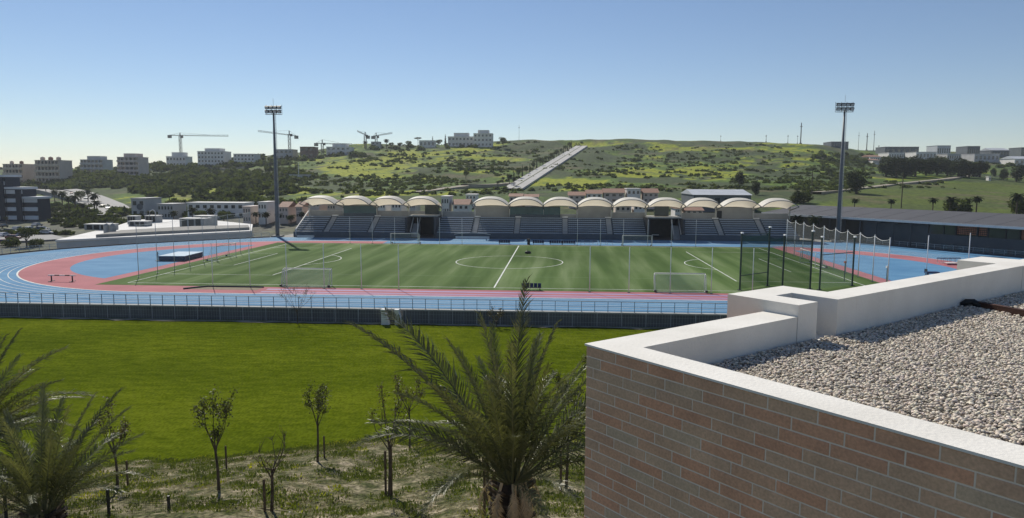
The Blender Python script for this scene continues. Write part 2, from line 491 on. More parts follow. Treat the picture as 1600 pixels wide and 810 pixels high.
def _mix(bt, f, a, c):
    mx = n.new('ShaderNodeMix'); mx.data_type = 'RGBA'; mx.blend_type = bt; mx.inputs[0].default_value = f; L.new(a, mx.inputs[6]); L.new(c, mx.inputs[7]); return mx.outputs[2]


streak = _ramp(_noise(.30, (1, .07, 1), 5, -.10), [(.36, (.054, .100, .024)), (.52, (.090, .145, .044)), (.68, (.148, .205, .086))])
blot = _ramp(_noise(.045, (1, .6, 1), 6), [(.3, (.72, .74, .7)), (.7, (1.25, 1.2, 1.3))])
fine = _ramp(_noise(9, (1, 1, 1), 3), [(.3, (.85, .85, .85)), (.7, (1.12, 1.12, 1.1))])
L.new(_mix('MULTIPLY', 1, _mix('MULTIPLY', 1, streak, blot), fine), b.inputs['Base Color'])
pitch = kind(sheet('football_pitch', [(-53.3, -31.2), (53.3, -31.2), (53.3, 31.2), (-53.3, 31.2)], .018, M_TURF), 'structure')
zl = .024


def line(name, p, q, w=.14, m_=M_LINE): return MB().strip([p, q], w, z=zl).build(name, m_, pitch)


for s in (-1, 1):
    line('touch_line', (-LL, s*LW), (LL, s*LW)); line('goal_line', (s*LL, -LW), (s*LL, LW))
    x1 = s*(LL-16.5); MB().strip([(s*LL, -20.16), (x1, -20.16), (x1, 20.16), (s*LL, 20.16)], .17, z=zl+.004).build('penalty_area_line', M_LINE, pitch)
    x2 = s*(LL-5.5); MB().strip([(s*LL, -9.16), (x2, -9.16), (x2, 9.16), (s*LL, 9.16)], .15, z=zl+.004).build('goal_area_line', M_LINE, pitch)
    a = np.linspace(-.927, .927, 24); MB().strip([(s*(LL-11)-s*9.15*math.cos(t), 9.15*math.sin(t)) for t in a], .15, z=zl).build('penalty_arc', M_LINE, pitch)
line('halfway_line', (0, -LW), (0, LW), .2).location.z += .004
MB().strip([(9.15*math.cos(t), 9.15*math.sin(t)) for t in np.linspace(0, 2*math.pi, 72)[:-1]], .16, z=zl+.006, closed=True).build('centre_circle', M_LINE, pitch)
M_FLINE = mat('faint_line', (.15, .23, .1), (.1, .17, .06), scale=.3)
for x0 in (-LL+16, -LL+33, 2, LL-33):
    for yy in (-18.5, 18.5): MB().strip([(x0, yy), (x0+14, yy)], .12, z=zl-.003).build('training_line', M_FLINE, pitch)

# ------------------------------------------------------------------ lawn and planting bed
M_LAWN = bpy.data.materials.new('lawn_grass'); M_LAWN.use_nodes = True
n = M_LAWN.node_tree.nodes; L = M_LAWN.node_tree.links; b = n['Principled BSDF']; b.inputs['Roughness'].default_value = .95; b.inputs['Specular IOR Level'].default_value = 0
geo = n.new('ShaderNodeNewGeometry')
c1 = _ramp(_noise(.07, (1, 1.6, 1), 6), [(.3, (.066, .092, .0060)), (.5, (.084, .112, .0070)), (.7, (.106, .134, .0090))])
c2 = _ramp(_noise(.6, (1, 2.5, 1), 8), [(.3, (.72, .76, .7)), (.5, (1, 1, 1)), (.72, (1.25, 1.18, 1.3))])
c3 = _ramp(_noise(6, (1, .6, 1), 6), [(.32, (.72, .74, .72)), (.68, (1.22, 1.2, 1.22))])
L.new(_mix('MULTIPLY', 1, _mix('MULTIPLY', 1, c1, c2), c3), b.inputs['Base Color'])
bp = n.new('ShaderNodeBump'); bp.inputs['Strength'].default_value = .6; bp.inputs['Distance'].default_value = .05; L.new(_noise(8, (1, .5, 1), 3), bp.inputs['Height']); L.new(bp.outputs[0], b.inputs['Normal'])
LZ = -1.45
gx, gy = np.meshgrid(np.linspace(-150, 110, 140), np.linspace(-96, -45.25, 40))
gz = LZ+(fbm(gx/14, gy/14)-.5)*.12
ii = np.arange(gx.size).reshape(gx.shape); qd = np.stack([ii[:-1, :-1], ii[:-1, 1:], ii[1:, 1:], ii[1:, :-1]], -1).reshape(-1, 4)
kind(add('lawn', np.stack([gx, gy, gz], -1).reshape(-1, 3), qd, M_LAWN, smooth=True), 'structure')


def bed_edge(x):
    return -80.2+.37*np.minimum(x+1.4, 0)+.05*np.maximum(x+1.4, 0)+(fbm(np.asarray(x)*.35, np.asarray(x)*0+3, 3)-.5)*2.6


def bedz(x, y):
    x = np.asarray(x, float); y = np.asarray(y, float); e = bed_edge(x)-y
    z = np.where(e < 0, LZ-.25, LZ-.06+.33*np.maximum(e, 0)**.92)
    return z+np.clip(e, 0, 1)*((fbm(x/2.2, y/2.2)-.5)*.45+(fbm(x/.5+7, y/.5)-.5)*.12)


gx, gy = np.meshgrid(np.linspace(-50, 45, 330), np.linspace(-119, -77, 170))
gz = bedz(gx, gy); ii = np.arange(gx.size).reshape(gx.shape); qd = np.stack([ii[:-1, :-1], ii[:-1, 1:], ii[1:, 1:], ii[1:, :-1]], -1).reshape(-1, 4)
M_BED = bpy.data.materials.new('bed_soil'); M_BED.use_nodes = True
n = M_BED.node_tree.nodes; L = M_BED.node_tree.links; b = n['Principled BSDF']; b.inputs['Roughness'].default_value = .95; b.inputs['Specular IOR Level'].default_value = .1
geo = n.new('ShaderNodeNewGeometry')
c1 = _ramp(_noise(1.3, (1, 1, 1), 9), [(.38, (.055, .066, .020)), (.53, (.16, .148, .085)), (.69, (.36, .31, .23))])
c2 = _ramp(_noise(7, (1, 1, 1), 5), [(.34, (.35, .35, .32)), (.64, (1.4, 1.38, 1.35))])
L.new(_mix('MULTIPLY', 1, c1, c2), b.inputs['Base Color'])
bp = n.new('ShaderNodeBump'); bp.inputs['Strength'].default_value = 1; bp.inputs['Distance'].default_value = .15; L.new(_noise(5, (1, 1, 1), 6), bp.inputs['Height']); L.new(bp.outputs[0], b.inputs['Normal'])
kind(add('planting_bed', np.stack([gx, gy, gz], -1).reshape(-1, 3), qd, M_BED, smooth=True), 'structure')

# ------------------------------------------------------------------ retaining wall with fence and railing
M_PANEL = mat('wall_panel', (.15, .157, .165), (.11, .117, .125), scale=.8, rough=.85, stretch=(1, 1, .3), rand=.12)
XW0, XW1 = -120., 62.
wall = thing('retaining_wall', 'long dark concrete retaining wall below the blue track, behind the lawn', 'wall', ((XW0+XW1)/2, -45.4, LZ))
pw = 4.55; npn = int((XW1-XW0)/pw)
pd = MB().box(-pw/2+.012, pw/2-.012, -.1, .1, -.3, 1.372)
for k in range(15): pd.box(-pw/2+.15+k*.3, -pw/2+.24+k*.3, -.13, -.1, -.3, 1.36)
pd = pd.data('panel', M_PANEL)
for k in range(npn): shared('panel', pd, wall, (XW0+pw*(k+.5), -45.4, LZ))
MB().box(XW0, XW1, -45.62, -45.02, -.075, .05).build('coping', mat('coping_concrete', (.42, .42, .40), (.34, .34, .32), scale=.5), wall)
rail = thing('railing', 'slim blue-grey railing standing on the wall along the near straight', 'railing', ((XW0+XW1)/2, -45.3, .05))
M_RAIL = mat('rail_paint', (.10, .16, .20), (.08, .13, .17), scale=1, rough=.5)
rp = MB().box(-.028, .028, -.028, .028, 0, 1.1).box(-.06, .06, -.06, .06, 0, .02).data('post', M_RAIL)
np_ = int((XW1-XW0)/1.42)
for k in range(np_+1): shared('post', rp, rail, (XW0+.3+1.42*k, -45.3, .05))
MB().box(XW0, XW1, -45.33, -45.27, 1.15, 1.2).build('top_rail', M_RAIL, rail)
MB().box(XW0, XW1, -45.315, -45.285, .62, .65).build('middle_rail', M_RAIL, rail)
MB().box(XW0, XW1, -45.315, -45.285, .16, .19).build('bottom_rail', M_RAIL, rail)
fen = thing('mesh_fence', 'grey wire mesh fence with thin posts at the lawn end', 'fence', ((XW0+XW1)/2, -45.95, LZ))
fp = MB().tube([(0, 0, -.2), (0, 0, 1.5)], .03, 6).data('post', M_STEEL)
for k in range(int((XW1-XW0)/2.6)): shared('post', fp, fen, (XW0+2.6*k, -45.95, LZ))
wires = MB()
for k in range(int((XW1+60-0)/.3)+1):
    x = -60+.3*k; wires.quad((x, -45.95, LZ), (x+.016, -45.95, LZ), (x+.016, -45.95, -.05), (x, -45.95, -.05))
for z in (LZ+.05, -1., -.4, -.05): wires.quad((XW0, -45.96, z), (XW1, -45.96, z), (XW1, -45.96, z+.014), (XW0, -45.96, z+.014))
kind(wires.build('wire_mesh', M_STEEL, fen), 'stuff')
# bare strip of earth at the fence foot
pts = [(x, -46.0) for x in np.linspace(-120, 62, 90)]+[(x, -46.55-R.random()*.8) for x in np.linspace(62, -120, 90)]
kind(sheet('earth_strip', pts, LZ+.07, mat('dry_earth', (.36, .33, .27), (.16, .16, .09), scale=.9, rough=.95)), 'structure')
# ------------------------------------------------------------------ floodlight masts
M_MAST = mat('mast_steel', (.16, .175, .19), (.12, .13, .145), scale=1, rough=.5)
M_LAMPG = mat('lamp_glass', (.55, .57, .58), (.5, .52, .53), scale=1, rough=.2, spec=.6)


def mast(base, h, face, label):
    t = thing('floodlight_mast', label, 'floodlight', base)
    x, y, z = base
    MB().tube([(x, y, -.2), (x, y, h*.5), (x, y, h-1)], [.48, .36, .2], 10).build('mast', M_MAST, t, smooth=True)
    MB().box(x-1.2, x+1.2, y-1.2, y+1.2, -.1, .35).build('footing', M_CONC, t)
    lad = MB()
    for s in (-.2, .2): lad.bar((x+.62+s*.0, y+s, 2), (x+.42, y+s, h-1), .05)
    for k in range(40):
        zz = 2.5+k*(h-4)/40; xx = x+.62-.2*(zz-2)/(h-3); lad.bar((xx, y-.2, zz), (xx, y+.2, zz), .04)
    lad.build('ladder', M_STEEL, t)
    pl = MB()
    for k in range(0, 3): pl.box(x-1.9, x+1.9, y-.45, y+.45, h-1.4+k*.95, h-1.33+k*.95)
    for xx in (-1.9, -.6, .6, 1.9): pl.bar((x+xx, y+.4, h-1.4), (x+xx, y+.4, h+.9), .07)
    pl.build('lamp_frame', M_MAST, t)
    MB().tube([(x, y, h+.5), (x, y, h+2.4)], .035, 5).build('lightning_rod', M_STEEL, t)
    for r_ in range(2):
        for c_ in range(4):
            xx = x-1.5+c_*1.0; zz = h-1.1+r_*.95
            f_ = np.array([0, face, -.55]); f_ /= np.linalg.norm(f_); up = np.cross((1, 0, 0), f_); up = up if up[2] > 0 else -up
            lp = MB().fbox((xx, y+face*.3, zz+.35), (1, 0, 0), f_, up, -.4, .4, -.25, .2, -.35, .35).build('lamp', M_DARK, t)
            MB().fbox((xx, y+face*.3, zz+.35), (1, 0, 0), f_, up, -.34, .34, .205, .22, -.3, .3).build('lens', M_LAMPG, lp)


pl_ = G(430, 371); pr_ = G(1312, 378)
mast((pl_[0], pl_[1]+1.5, 0), 30.4, -1, 'tall grey floodlight mast at the left end of the grandstand')
mast((pr_[0]-.6, pr_[1]-.2, 0), 30.8, -1, 'tall grey floodlight mast in front of the low grey sports hall')

# ------------------------------------------------------------------ ball-stop posts and nets


def bpost(p, h, label, group, r=.045, m_=M_POSTW, foot=True):
    t = thing('net_post', label, 'post', p, group); x, y, z = p
    MB().tube([(x, y, z-.1), (x, y, z+h)], [r, r*.85], 7).build('pole', m_, t, smooth=True)
    MB().box(x-.17, x+.17, y-.17, y+.17, z+.002, z+.05).build('base_plate', M_DARK, t)
    MB().tube([(x, y, z+h), (x, y, z+h+.06)], r*1.25, 6).build('cap', m_, t)
    return t


M_NETW = netmat('white_net', (.62, .66, .64), .08)
M_NETG = netmat('green_net', (.012, .10, .05), .42)
M_NETL = netmat('pale_net', (.62, .66, .64), .2)


def net(pts, hs, label, m_, sag=.35, z0=.1):
    """hanging net through post tops, with a rope along its top edge"""
    V = []; Fc = []; top = []
    for i in range(len(pts)-1):
        for k in range(7):
            if k == 6 and i < len(pts)-2: continue
            f = k/6; p = np.array(pts[i])*(1-f)+np.array(pts[i+1])*f; h = hs[i]*(1-f)+hs[i+1]*f
            top.append((p[0], p[1], h-.1-sag*4*f*(1-f)))
    for p in top: V += [(p[0], p[1], z0), p]
    Fc = [(2*i, 2*i+2, 2*i+3, 2*i+1) for i in range(len(top)-1)]
    mid = top[len(top)//2]
    t = thing('ball_stop_net', label, 'net', (mid[0], mid[1], z0))
    add('netting', V, Fc, m_, t)
    MB().tube(top, .022, 4).build('rope', M_POSTW, t)


grp = 'ball-stop posts around the pitch'
pl = [G(u, 450.5+.0145*(u-326)) for u in (326, 385, 443, 502, 561, 620)]
for i, p in enumerate(pl): bpost((p[0], -31.6, 0), 5.75, f'pale tall post {nth(i, 6)} of those on the near touchline left of halfway', grp)
pr = [G(u, 456+.0145*(u-921)) for u in (921, 982, 1046, 1110, 1174)]
for i, p in enumerate(pr): bpost((p[0], -31.6, 0), 5.75, f'pale tall post {nth(i, 5)} of those on the near touchline right of halfway', grp)
fl = [Dy(u, 380, 31.4) for u in (547, 582, 617, 653, 687, 722)]
for i, p in enumerate(fl): bpost((p[0], 31.4, 0), 5.6, f'pale tall post {nth(i, 6)} of those on the far touchline left of halfway', grp)
fr = [Dy(u, 380, 31.4) for u in (902, 938, 974, 1012, 1049, 1087)]
for i, p in enumerate(fr): bpost((p[0], 31.4, 0), 5.6, f'pale tall post {nth(i, 6)} of those on the far touchline right of halfway', grp)
ll = []
for u in (215, 245, 272, 296, 318, 339, 358, 376, 393):
    d_ = ray(u, 400); t_ = (-51.6-CX)/d_[0]; ll.append((-51.6, CY+d_[1]*t_, 0))
for i, p in enumerate(ll): bpost(p, 7.6, f'tall slim grey post {nth(i, 9)} in the row behind the left goal line', grp, m_=M_STEEL)
lr = []
for u in (1229, 1242, 1255, 1270, 1287, 1305, 1324, 1344, 1367, 1391):
    d_ = ray(u, 375); t_ = (52.6-CX)/d_[0]; lr.append((52.6, CY+d_[1]*t_, 0))
for i, p in enumerate(lr): bpost(p, 6.6, f'tall pale post {nth(i, 10)} in the row behind the right goal line', grp, .07)
for u, v, q in ((1447, 431, 'left'), (1512, 424, 'right')):
    p = G(u, v); bpost((p[0], p[1], 0), 6., f'tall pale post standing alone on the right bend, the {q}hand of two', grp, .07)
net(ll, [7.6]*9, 'thin pale net hung between the posts behind the left goal line', M_NETW, .1)
net(lr, [6.6]*10, 'pale net with sagging top rope behind the right goal line', M_NETW, .45)

# ------------------------------------------------------------------ goals


def goal(x, y, w, h, dep, rz, label, fac=M_NETL):
    t = thing('football_goal', label, 'goal', (x, y, .02)); z = .02
    c, s = math.cos(rz), math.sin(rz)
    P = lambda a, b, q: (x+c*a-s*b, y+s*a+c*b, z+q)
    for q in (-1, 1):
        MB().tube([P(q*w/2, 0, 0), P(q*w/2, 0, h)], .06, 8).build('post', M_WHITE, t, smooth=True)
        MB().tube([P(q*w/2, 0, .05), P(q*w/2, dep, .05)], .045, 6).build('ground_bar', M_WHITE, t)
        MB().tube([P(q*w/2, 0, h), P(q*w/2, dep*.45, h-.1), P(q*w/2, dep, .1)], .03, 6).build('net_stanchion', M_WHITE, t)
        MB().box(*sorted((P(q*w/2-.15, dep-.15, 0)[0], P(q*w/2+.15, dep+.15, 0)[0])), *sorted((P(q*w/2-.15, dep-.15, 0)[1], P(q*w/2+.15, dep+.15, 0)[1])), z+.1, z+.3).build('counterweight', M_DARK, t)
    MB().tube([P(-w/2, 0, h), P(w/2, 0, h)], .06, 8).build('crossbar', M_WHITE, t, smooth=True)
    MB().tube([P(-w/2, dep, .05), P(w/2, dep, .05)], .045, 6).build('rear_bar', M_WHITE, t)
    a, b, d = (0, h), (dep*.45, h-.1), (dep, .1); n_ = MB()
    for (b0, z0), (b1, z1) in ((a, b), (b, d)): n_.quad(P(-w/2, b0, z0), P(w/2, b0, z0), P(w/2, b1, z1), P(-w/2, b1, z1))
    for q in (-1, 1): n_.quad(P(q*w/2, 0, 0), P(q*w/2, dep, 0), P(q*w/2, dep, .1), P(q*w/2, b[0], b[1])); n_.quad(P(q*w/2, 0, 0), P(q*w/2, b[0], b[1]), P(q*w/2, 0, h))
    n_.build('net', fac, t)
    return t


goal(-24.8, -29.6, 6.4, 2.3, -1.3, 0, 'white training goal at the near touchline, left of halfway')
goal(23.9, -29.9, 6.4, 2.3, -1.3, 0, 'white training goal at the near touchline, right of halfway')
goal(-24.7, 30.1, 6.2, 2.3, 1.3, 0, 'white training goal at the far touchline, left of halfway', M_NETW)
goal(25.0, 30.1, 6.2, 2.3, 1.3, 0, 'white training goal at the far touchline, right of halfway', M_NETW)
goal(-50, 0, 7.32, 2.44, 1.8, math.pi/2, 'white match goal on the left goal line near the high jump mat', M_NETW)
goal(50, 0, 7.32, 2.44, 1.8, -math.pi/2, 'white match goal on the right goal line behind the throwing cage', M_NETW)

# ------------------------------------------------------------------ throwing cage
M_CAGE = mat('cage_green_steel', (.035, .06, .055), (.025, .045, .04), scale=1, rough=.45)
cp = [(31.9, -28.4), (36.6, -24.2), (38.4, -24.8), (41.4, -26.6), (42.4, -27.2), (48.2, -23.0)]
hh = [7.4, 7.9, 6.9, 7.6, 6.9, 6.6]
cage = thing('throwing_cage', 'tall dark green hammer throwing cage with green netting', 'cage', (40, -26, .02))
for (x, y), h in zip(cp, hh):
    q = MB().box(x-.09, x+.09, y-.09, y+.09, 0, h).build('post', M_CAGE, cage)
    MB().box(x-.13, x+.13, y-.45, y+.16, h+.003, h+.16).build('bracket', M_POSTW, q)
    MB().box(x-.25, x+.25, y-.25, y+.25, .02, .1).build('foot_plate', M_DARK, q)
for a, b_, z in ((0, 1, 1.9), (4, 5, 4.6), (2, 3, 6.3), (0, 1, 7.2)):
    MB().bar((*cp[a], z), (*cp[b_], z), .09).build('cross_bar', M_CAGE, cage)
for a, b_, m_ in ((0, 1, M_NETG), (2, 3, M_NETG), (1, 2, M_NETG), (4, 5, M_NETL)):
    z1 = min(hh[a], hh[b_])-.15
    n_ = MB(); k = 6
    for i in range(k):
        f0, f1 = i/k, (i+1)/k
        p0 = np.array(cp[a])*(1-f0)+np.array(cp[b_])*f0; p1 = np.array(cp[a])*(1-f1)+np.array(cp[b_])*f1
        s0, s1 = .3*4*f0*(1-f0), .3*4*f1*(1-f1)
        n_.quad((*p0, .15), (*p1, .15), (*p1, z1-s1), (*p0, z1-s0))
    n_.build('netting', m_, cage)
for u, v, h, q in ((1319, 440, 2.6, 'orange-tipped slim post beside the throwing cage'), (1385, 441, 2.0, 'short dark blue post between cage and right bend')):
    p = G(u, v); t = thing('post', q, 'post', (p[0], p[1], .02))
    MB().tube([(p[0], p[1], 0), (p[0], p[1], h)], .06, 7).build('pole', M_CAGE, t)
    MB().box(p[0]-.14, p[0]+.14, p[1]-.14, p[1]+.14, h, h+.28).build('tip', mat('orange_tip', (.5, .13, .05)) if h > 2.3 else M_POSTW, t)

# ------------------------------------------------------------------ benches, barrier, high jump mat, hurdles
M_NAVY = mat('navy_plastic', (.016, .035, .10), (.012, .026, .08), scale=2, rough=.4)


def bench(x, y, n_, label, face=-1):
    t = thing('team_bench', label, 'bench', (x, y, .02)); w = n_*.5
    fr_ = MB().box(x-w/2, x+w/2, y-.05, y+.05, .3, .38)
    for q in (-1, 1): fr_.box(x+q*w*.42-.04, x+q*w*.42+.04, y-.3, y+.3, .03, .3)
    fr_.build('frame', M_DARK, t)
    for k in range(n_):
        xx = x-w/2+.25+k*.5
        MB().box(xx-.21, xx+.21, y-.22, y+.22, .39, .46).fbox((xx, y-face*.2, .44), (1, 0, 0), (0, 1, 0), (0, -face*-.2, 1), -.21, .21, -.04, .04, .02, .5).build('seat', M_NAVY, t)


for u, n_, l in ((788, 5, 'left of the halfway line, across the pitch'), (841, 5, 'just right of the halfway line, across the pitch'), (869, 6, 'across the pitch, left one of a touching pair'), (888, 6, 'across the pitch, right one of a touching pair')):
    p = Dy(u, 384, 32.6); bench(p[0], 32.6, n_, 'navy seat bench '+l)
bench(5.0, -30.7, 5, 'navy seat bench at the near touchline behind the palm', 1)
p = Dy(826, 384, 32.4)
t = thing('fourth_official_box', 'narrow dark upright cabinet beside the far halfway line', 'cabinet', (p[0], 32.4, .02))
MB().box(p[0]-.3, p[0]+.3, 32.1, 32.7, .02, 1.15).build('body', M_DARK, t); MB().box(p[0]-.36, p[0]+.36, 32.04, 32.76, 1.153, 1.22).build('lid', M_DARK, t)
p = Dy(808, 396, 14)
t = thing('ball_bag', 'small dark bag lying on the turf near the halfway line', 'bag', (2.6, 13.5, .03))
MB().tube([(2.0, 13.5, .2), (2.3, 13.5, .28), (2.9, 13.5, .28), (3.2, 13.5, .2)], [.12, .26, .26, .12], 10).build('body', M_DARK, t, smooth=True)
MB().tube([(2.3, 13.5, .5), (2.6, 13.5, .72), (2.9, 13.5, .5)], .03, 5).build('handle', M_DARK, t)

p = G(97, 440); x, y = p[0], p[1]
t = thing('steeplechase_barrier', 'wide white-topped steeplechase barrier on the red left bend', 'barrier', (x, y, .01))
MB().box(x-1.95, x+1.95, y-.07, y+.07, .78, .91).build('beam', M_WHITE, t)
MB().box(x-1.0, x-.3, y-.075, y+.075, .775, .915).build('dark_band', M_DARK, t); MB().box(x+.5, x+1.2, y-.075, y+.075, .775, .915).build('dark_band', M_DARK, t)
for q in (-1.5, 1.5):
    MB().box(x+q-.06, x+q+.06, y-.06, y+.06, .03, .78).build('leg', M_DARK, t); MB().box(x+q-.07, x+q+.07, y-.6, y+.6, .008, .07).build('foot', M_DARK, t)

M_MATB = mat('mat_navy', (.025, .045, .10), (.018, .034, .08), scale=1, rough=.6); M_MATT = mat('mat_top_blue', (.22, .36, .50), (.17, .29, .42), scale=.5, rough=.6)
a = G(249, 408.5); bb = G(280, 408); x, y = -57.6, -1.2
t = thing('high_jump_mat', 'thick navy high jump landing mat with pale blue top', 'mat', (x, y, .02)); ang = .06
ca_, sa_ = math.cos(ang), math.sin(ang)
A3, B3 = (ca_, sa_, 0), (-sa_, ca_, 0)
MB().fbox((x, y, .02), A3, B3, (0, 0, 1), -2.2, 2.2, -3.6, 3.6, .06, .8).build('body', M_MATB, t)
MB().fbox((x, y, .02), A3, B3, (0, 0, 1), -2.25, 2.25, -3.65, 3.65, .805, .9).build('cover', M_MATT, t)
MB().fbox((x, y, .02), A3, B3, (0, 0, 1), -2.1, 2.1, -3.5, 3.5, 0, .055).build('pallet', M_DARK, t)
for q in (-1, 1):
    xx, yy = x-3.0, y-2.9+q*.0
p = G(247, 408)
t = thing('high_jump_stand', 'slim dark upright beside the high jump mat', 'upright', (p[0], p[1], .02))
MB().box(p[0]-.05, p[0]+.05, p[1]-.05, p[1]+.05, .02, 1.6).build('upright', M_DARK, t); MB().box(p[0]-.35, p[0]+.35, p[1]-.3, p[1]+.3, .014, .08).build('base', M_DARK, t)
MB().box(p[0]-.1, p[0]+.2, p[1]-.05, p[1]+.05, 1.3, 1.36).build('bar_rest', M_DARK, t)


def hurdle(x, y, label, group, c=M_NAVY):
    t = thing('hurdle', label, 'hurdle', (x, y, .01), group)
    MB().box(x-.6, x+.6, y-.03, y+.03, .75, .9).build('board', c, t)
    for q in (-.5, .5):
        MB().box(x+q-.03, x+q+.03, y-.025, y+.025, .05, .75).build('leg', M_STEEL, t); MB().box(x+q-.04, x+q+.04, y-.5, y+.1, .014, .06).build('foot', M_STEEL, t)


for i, u in enumerate((903, 917, 930, 943, 953)):
    p = Dy(u, 382, 33.4); hurdle(p[0], 33.4, f'low hurdle across the pitch right of the benches, {nth(i, 5)} of five', 'hurdles beyond the far touchline')
for i, u in enumerate((1469, 1475, 1481, 1488, 1495)):
    p = G(u, 411); hurdle(p[0], p[1], f'navy hurdle on the right bend, {nth(i, 5)} of five', 'hurdles on the right bend')
p = G(1486, 414)
t = thing('take_off_board_cover', 'small red and white crash pad on the right bend', 'pad', (p[0], p[1], .01))
MB().box(p[0]-.9, p[0]+.9, p[1]-.5, p[1]+.5, .02, .3).build('pad', M_PINK, t); MB().box(p[0]-.92, p[0]+.92, p[1]-.52, p[1]+.52, .303, .34).build('cover', M_WHITE, t)
p = G(1456, 431)
t = thing('starting_block_trolley', 'low navy trolley above the white parapet on the right bend', 'trolley', (p[0], p[1], .01))
MB().box(p[0]-.9, p[0]+.9, p[1]-.5, p[1]+.5, .35, .6).build('tray', M_NAVY, t)
for qx in (-.7, .7):
    for qy in (-.4, .4): MB().tube([(p[0]+qx-.04, p[1]+qy, .17), (p[0]+qx+.04, p[1]+qy, .17)], .16, 10).build('wheel', M_DARK, t); 
MB().box(p[0]-.95, p[0]-.88, p[1]-.4, p[1]+.4, .6, 1.).build('handle', M_DARK, t); MB().box(p[0]+.75, p[0]+.82, p[1]-.4, p[1]+.4, .17, .35).box(p[0]-.82, p[0]-.75, p[1]-.4, p[1]+.4, .17, .35).build('axle_mount', M_DARK, t)

# ------------------------------------------------------------------ railing round the left and right bends
def bend_rail(pts, label, h=1.1, step=1.9):
    P = np.array(pts, float); Ls = np.r_[0, np.cumsum(np.linalg.norm(np.diff(P, axis=0), axis=1))]
    s = np.arange(0, Ls[-1], step); X = np.interp(s, Ls, P[:, 0]); Y = np.interp(s, Ls, P[:, 1])
    t = thing('railing', label, 'railing', (X[len(X)//2], Y[len(Y)//2], 0))
    me = MB().box(-.03, .03, -.03, .03, .12, h).data('post', M_STEEL)
    for x, y in zip(X, Y): shared('post', me, t, (x, y, 0))
    for z, w_ in ((h, .05), (h*.6, .03)): MB().tube([(x, y, z) for x, y in zip(X, Y)], w_/1.6, 5).build('rail', M_STEEL, t)
    k = MB()
    for i in range(len(X)-1): k.bar((X[i], Y[i], .06), (X[i+1], Y[i+1], .06), .3, .24)
    k.build('kerb', M_DCONC, t)
    mesh_ = MB()
    for i in range(len(X)-1): mesh_.quad((X[i], Y[i], .2), (X[i+1], Y[i+1], .2), (X[i+1], Y[i+1], h), (X[i], Y[i], h))
    mesh_.build('mesh_infill', M_NETW, t)


def smooth_path(pts, n_=40):
    P = np.array(pts, float); t_ = np.linspace(0, len(P)-1, n_); out = []
    for q in t_:
        i = min(int(q), len(P)-2); f = q-i; p0, p1, p2, p3 = P[max(i-1, 0)], P[i], P[i+1], P[min(i+2, len(P)-1)]
        out.append(.5*((2*p1)+(-p0+p2)*f+(2*p0-5*p1+4*p2-p3)*f*f+(-p0+3*p1-3*p2+p3)*f**3))
    return out


bend_rail(smooth_path([(-84, -31), (-90, -17), (-93, 1), (-90, 12), (-81, 25.5), (-70, 36), (-60.5, 44.8)]), 'thin grey railing on a dark kerb round the left bend')
bend_rail(smooth_path([(77.5, 43), (85.5, 30.5), (92.6, 19.5), (99, 9), (102, 2)]), 'thin grey railing along the foot of the grey sports hall')

# ------------------------------------------------------------------ low grey sports hall at the right
M_HROOF = mat('hall_roof', (.085, .085, .092), (.07, .07, .077), scale=.4, rough=.7); M_HWALL = mat('hall_wall', (.085, .092, .10), (.07, .076, .084), scale=.5, rough=.85)
M_LATT = mat('terracotta_lattice', (.42, .17, .11), (.34, .13, .085), scale=2)
A2 = np.array([75.8, 46.5]); B2 = np.array([104.5, .5]); dv = (B2-A2); Lh = np.linalg.norm(dv); dv /= Lh; nv = np.array([-dv[1], dv[0]])
hall = thing('sports_hall', 'long low grey sports hall with a sloping roof beyond the right bend', 'building', (A2[0], A2[1], 0))
o3, a3, b3, c3 = (A2[0], A2[1], 0), (dv[0], dv[1], 0), (nv[0], nv[1], 0), (0, 0, 1)
xs0 = -26.
MB().fbox(o3, a3, b3, c3, 17, Lh, .6, 13, 0, 3.2).build('wall', M_HWALL, hall)
MB().fbox(o3, a3, b3, c3, 2, 16.99, .6, 13, 0, 4.9).build('wall', M_HWALL, hall)
MB().fbox(o3, a3, b3, c3, -24, 1.99, 6, 13, -1, 4.6).build('wall', M_HWALL, hall)
rf = MB(); P = lambda s, w_, z: tuple(np.array(o3)+np.array(a3)*s+np.array(b3)*w_+np.array([0, 0, z]))
V = [P(xs0, -1.2, 5.35), P(Lh+4, -1.2, 5.35), P(Lh+4, 13.5, 7.15), P(xs0, 13.5, 7.15), P(xs0, -1.2, 5.65), P(Lh+4, -1.2, 5.65), P(Lh+4, 13.5, 7.45), P(xs0, 13.5, 7.45)]
rfo = add('roof', V, [(0, 3, 2, 1), (4, 5, 6, 7), (0, 1, 5, 4), (1, 2, 6, 5), (2, 3, 7, 6), (3, 0, 4, 7)], M_HROOF, hall)
sm = MB()
for k in range(14):
    s = xs0+1+k*6.2
    if s < Lh+3: sm.fbox(P(s, -1.18, 5.655), a3, tuple(np.array(b3)*.9926+np.array([0, 0, .1216])), (0, 0, 1), -.03, .03, 0, 14.7, 0, .025)
sm.build('roof_seam', M_HROOF, rfo)
MB().fbox(o3, a3, b3, c3, xs0, Lh+4, -1.32, -1.205, 5.25, 5.72).build('gutter', M_WHITE, rfo)
MB().fbox(o3, a3, b3, c3, 17, Lh, 12, 12.3, 3.2, 6.7).build('rear_wall', M_DCONC, hall)
k = 0; s = 17.0
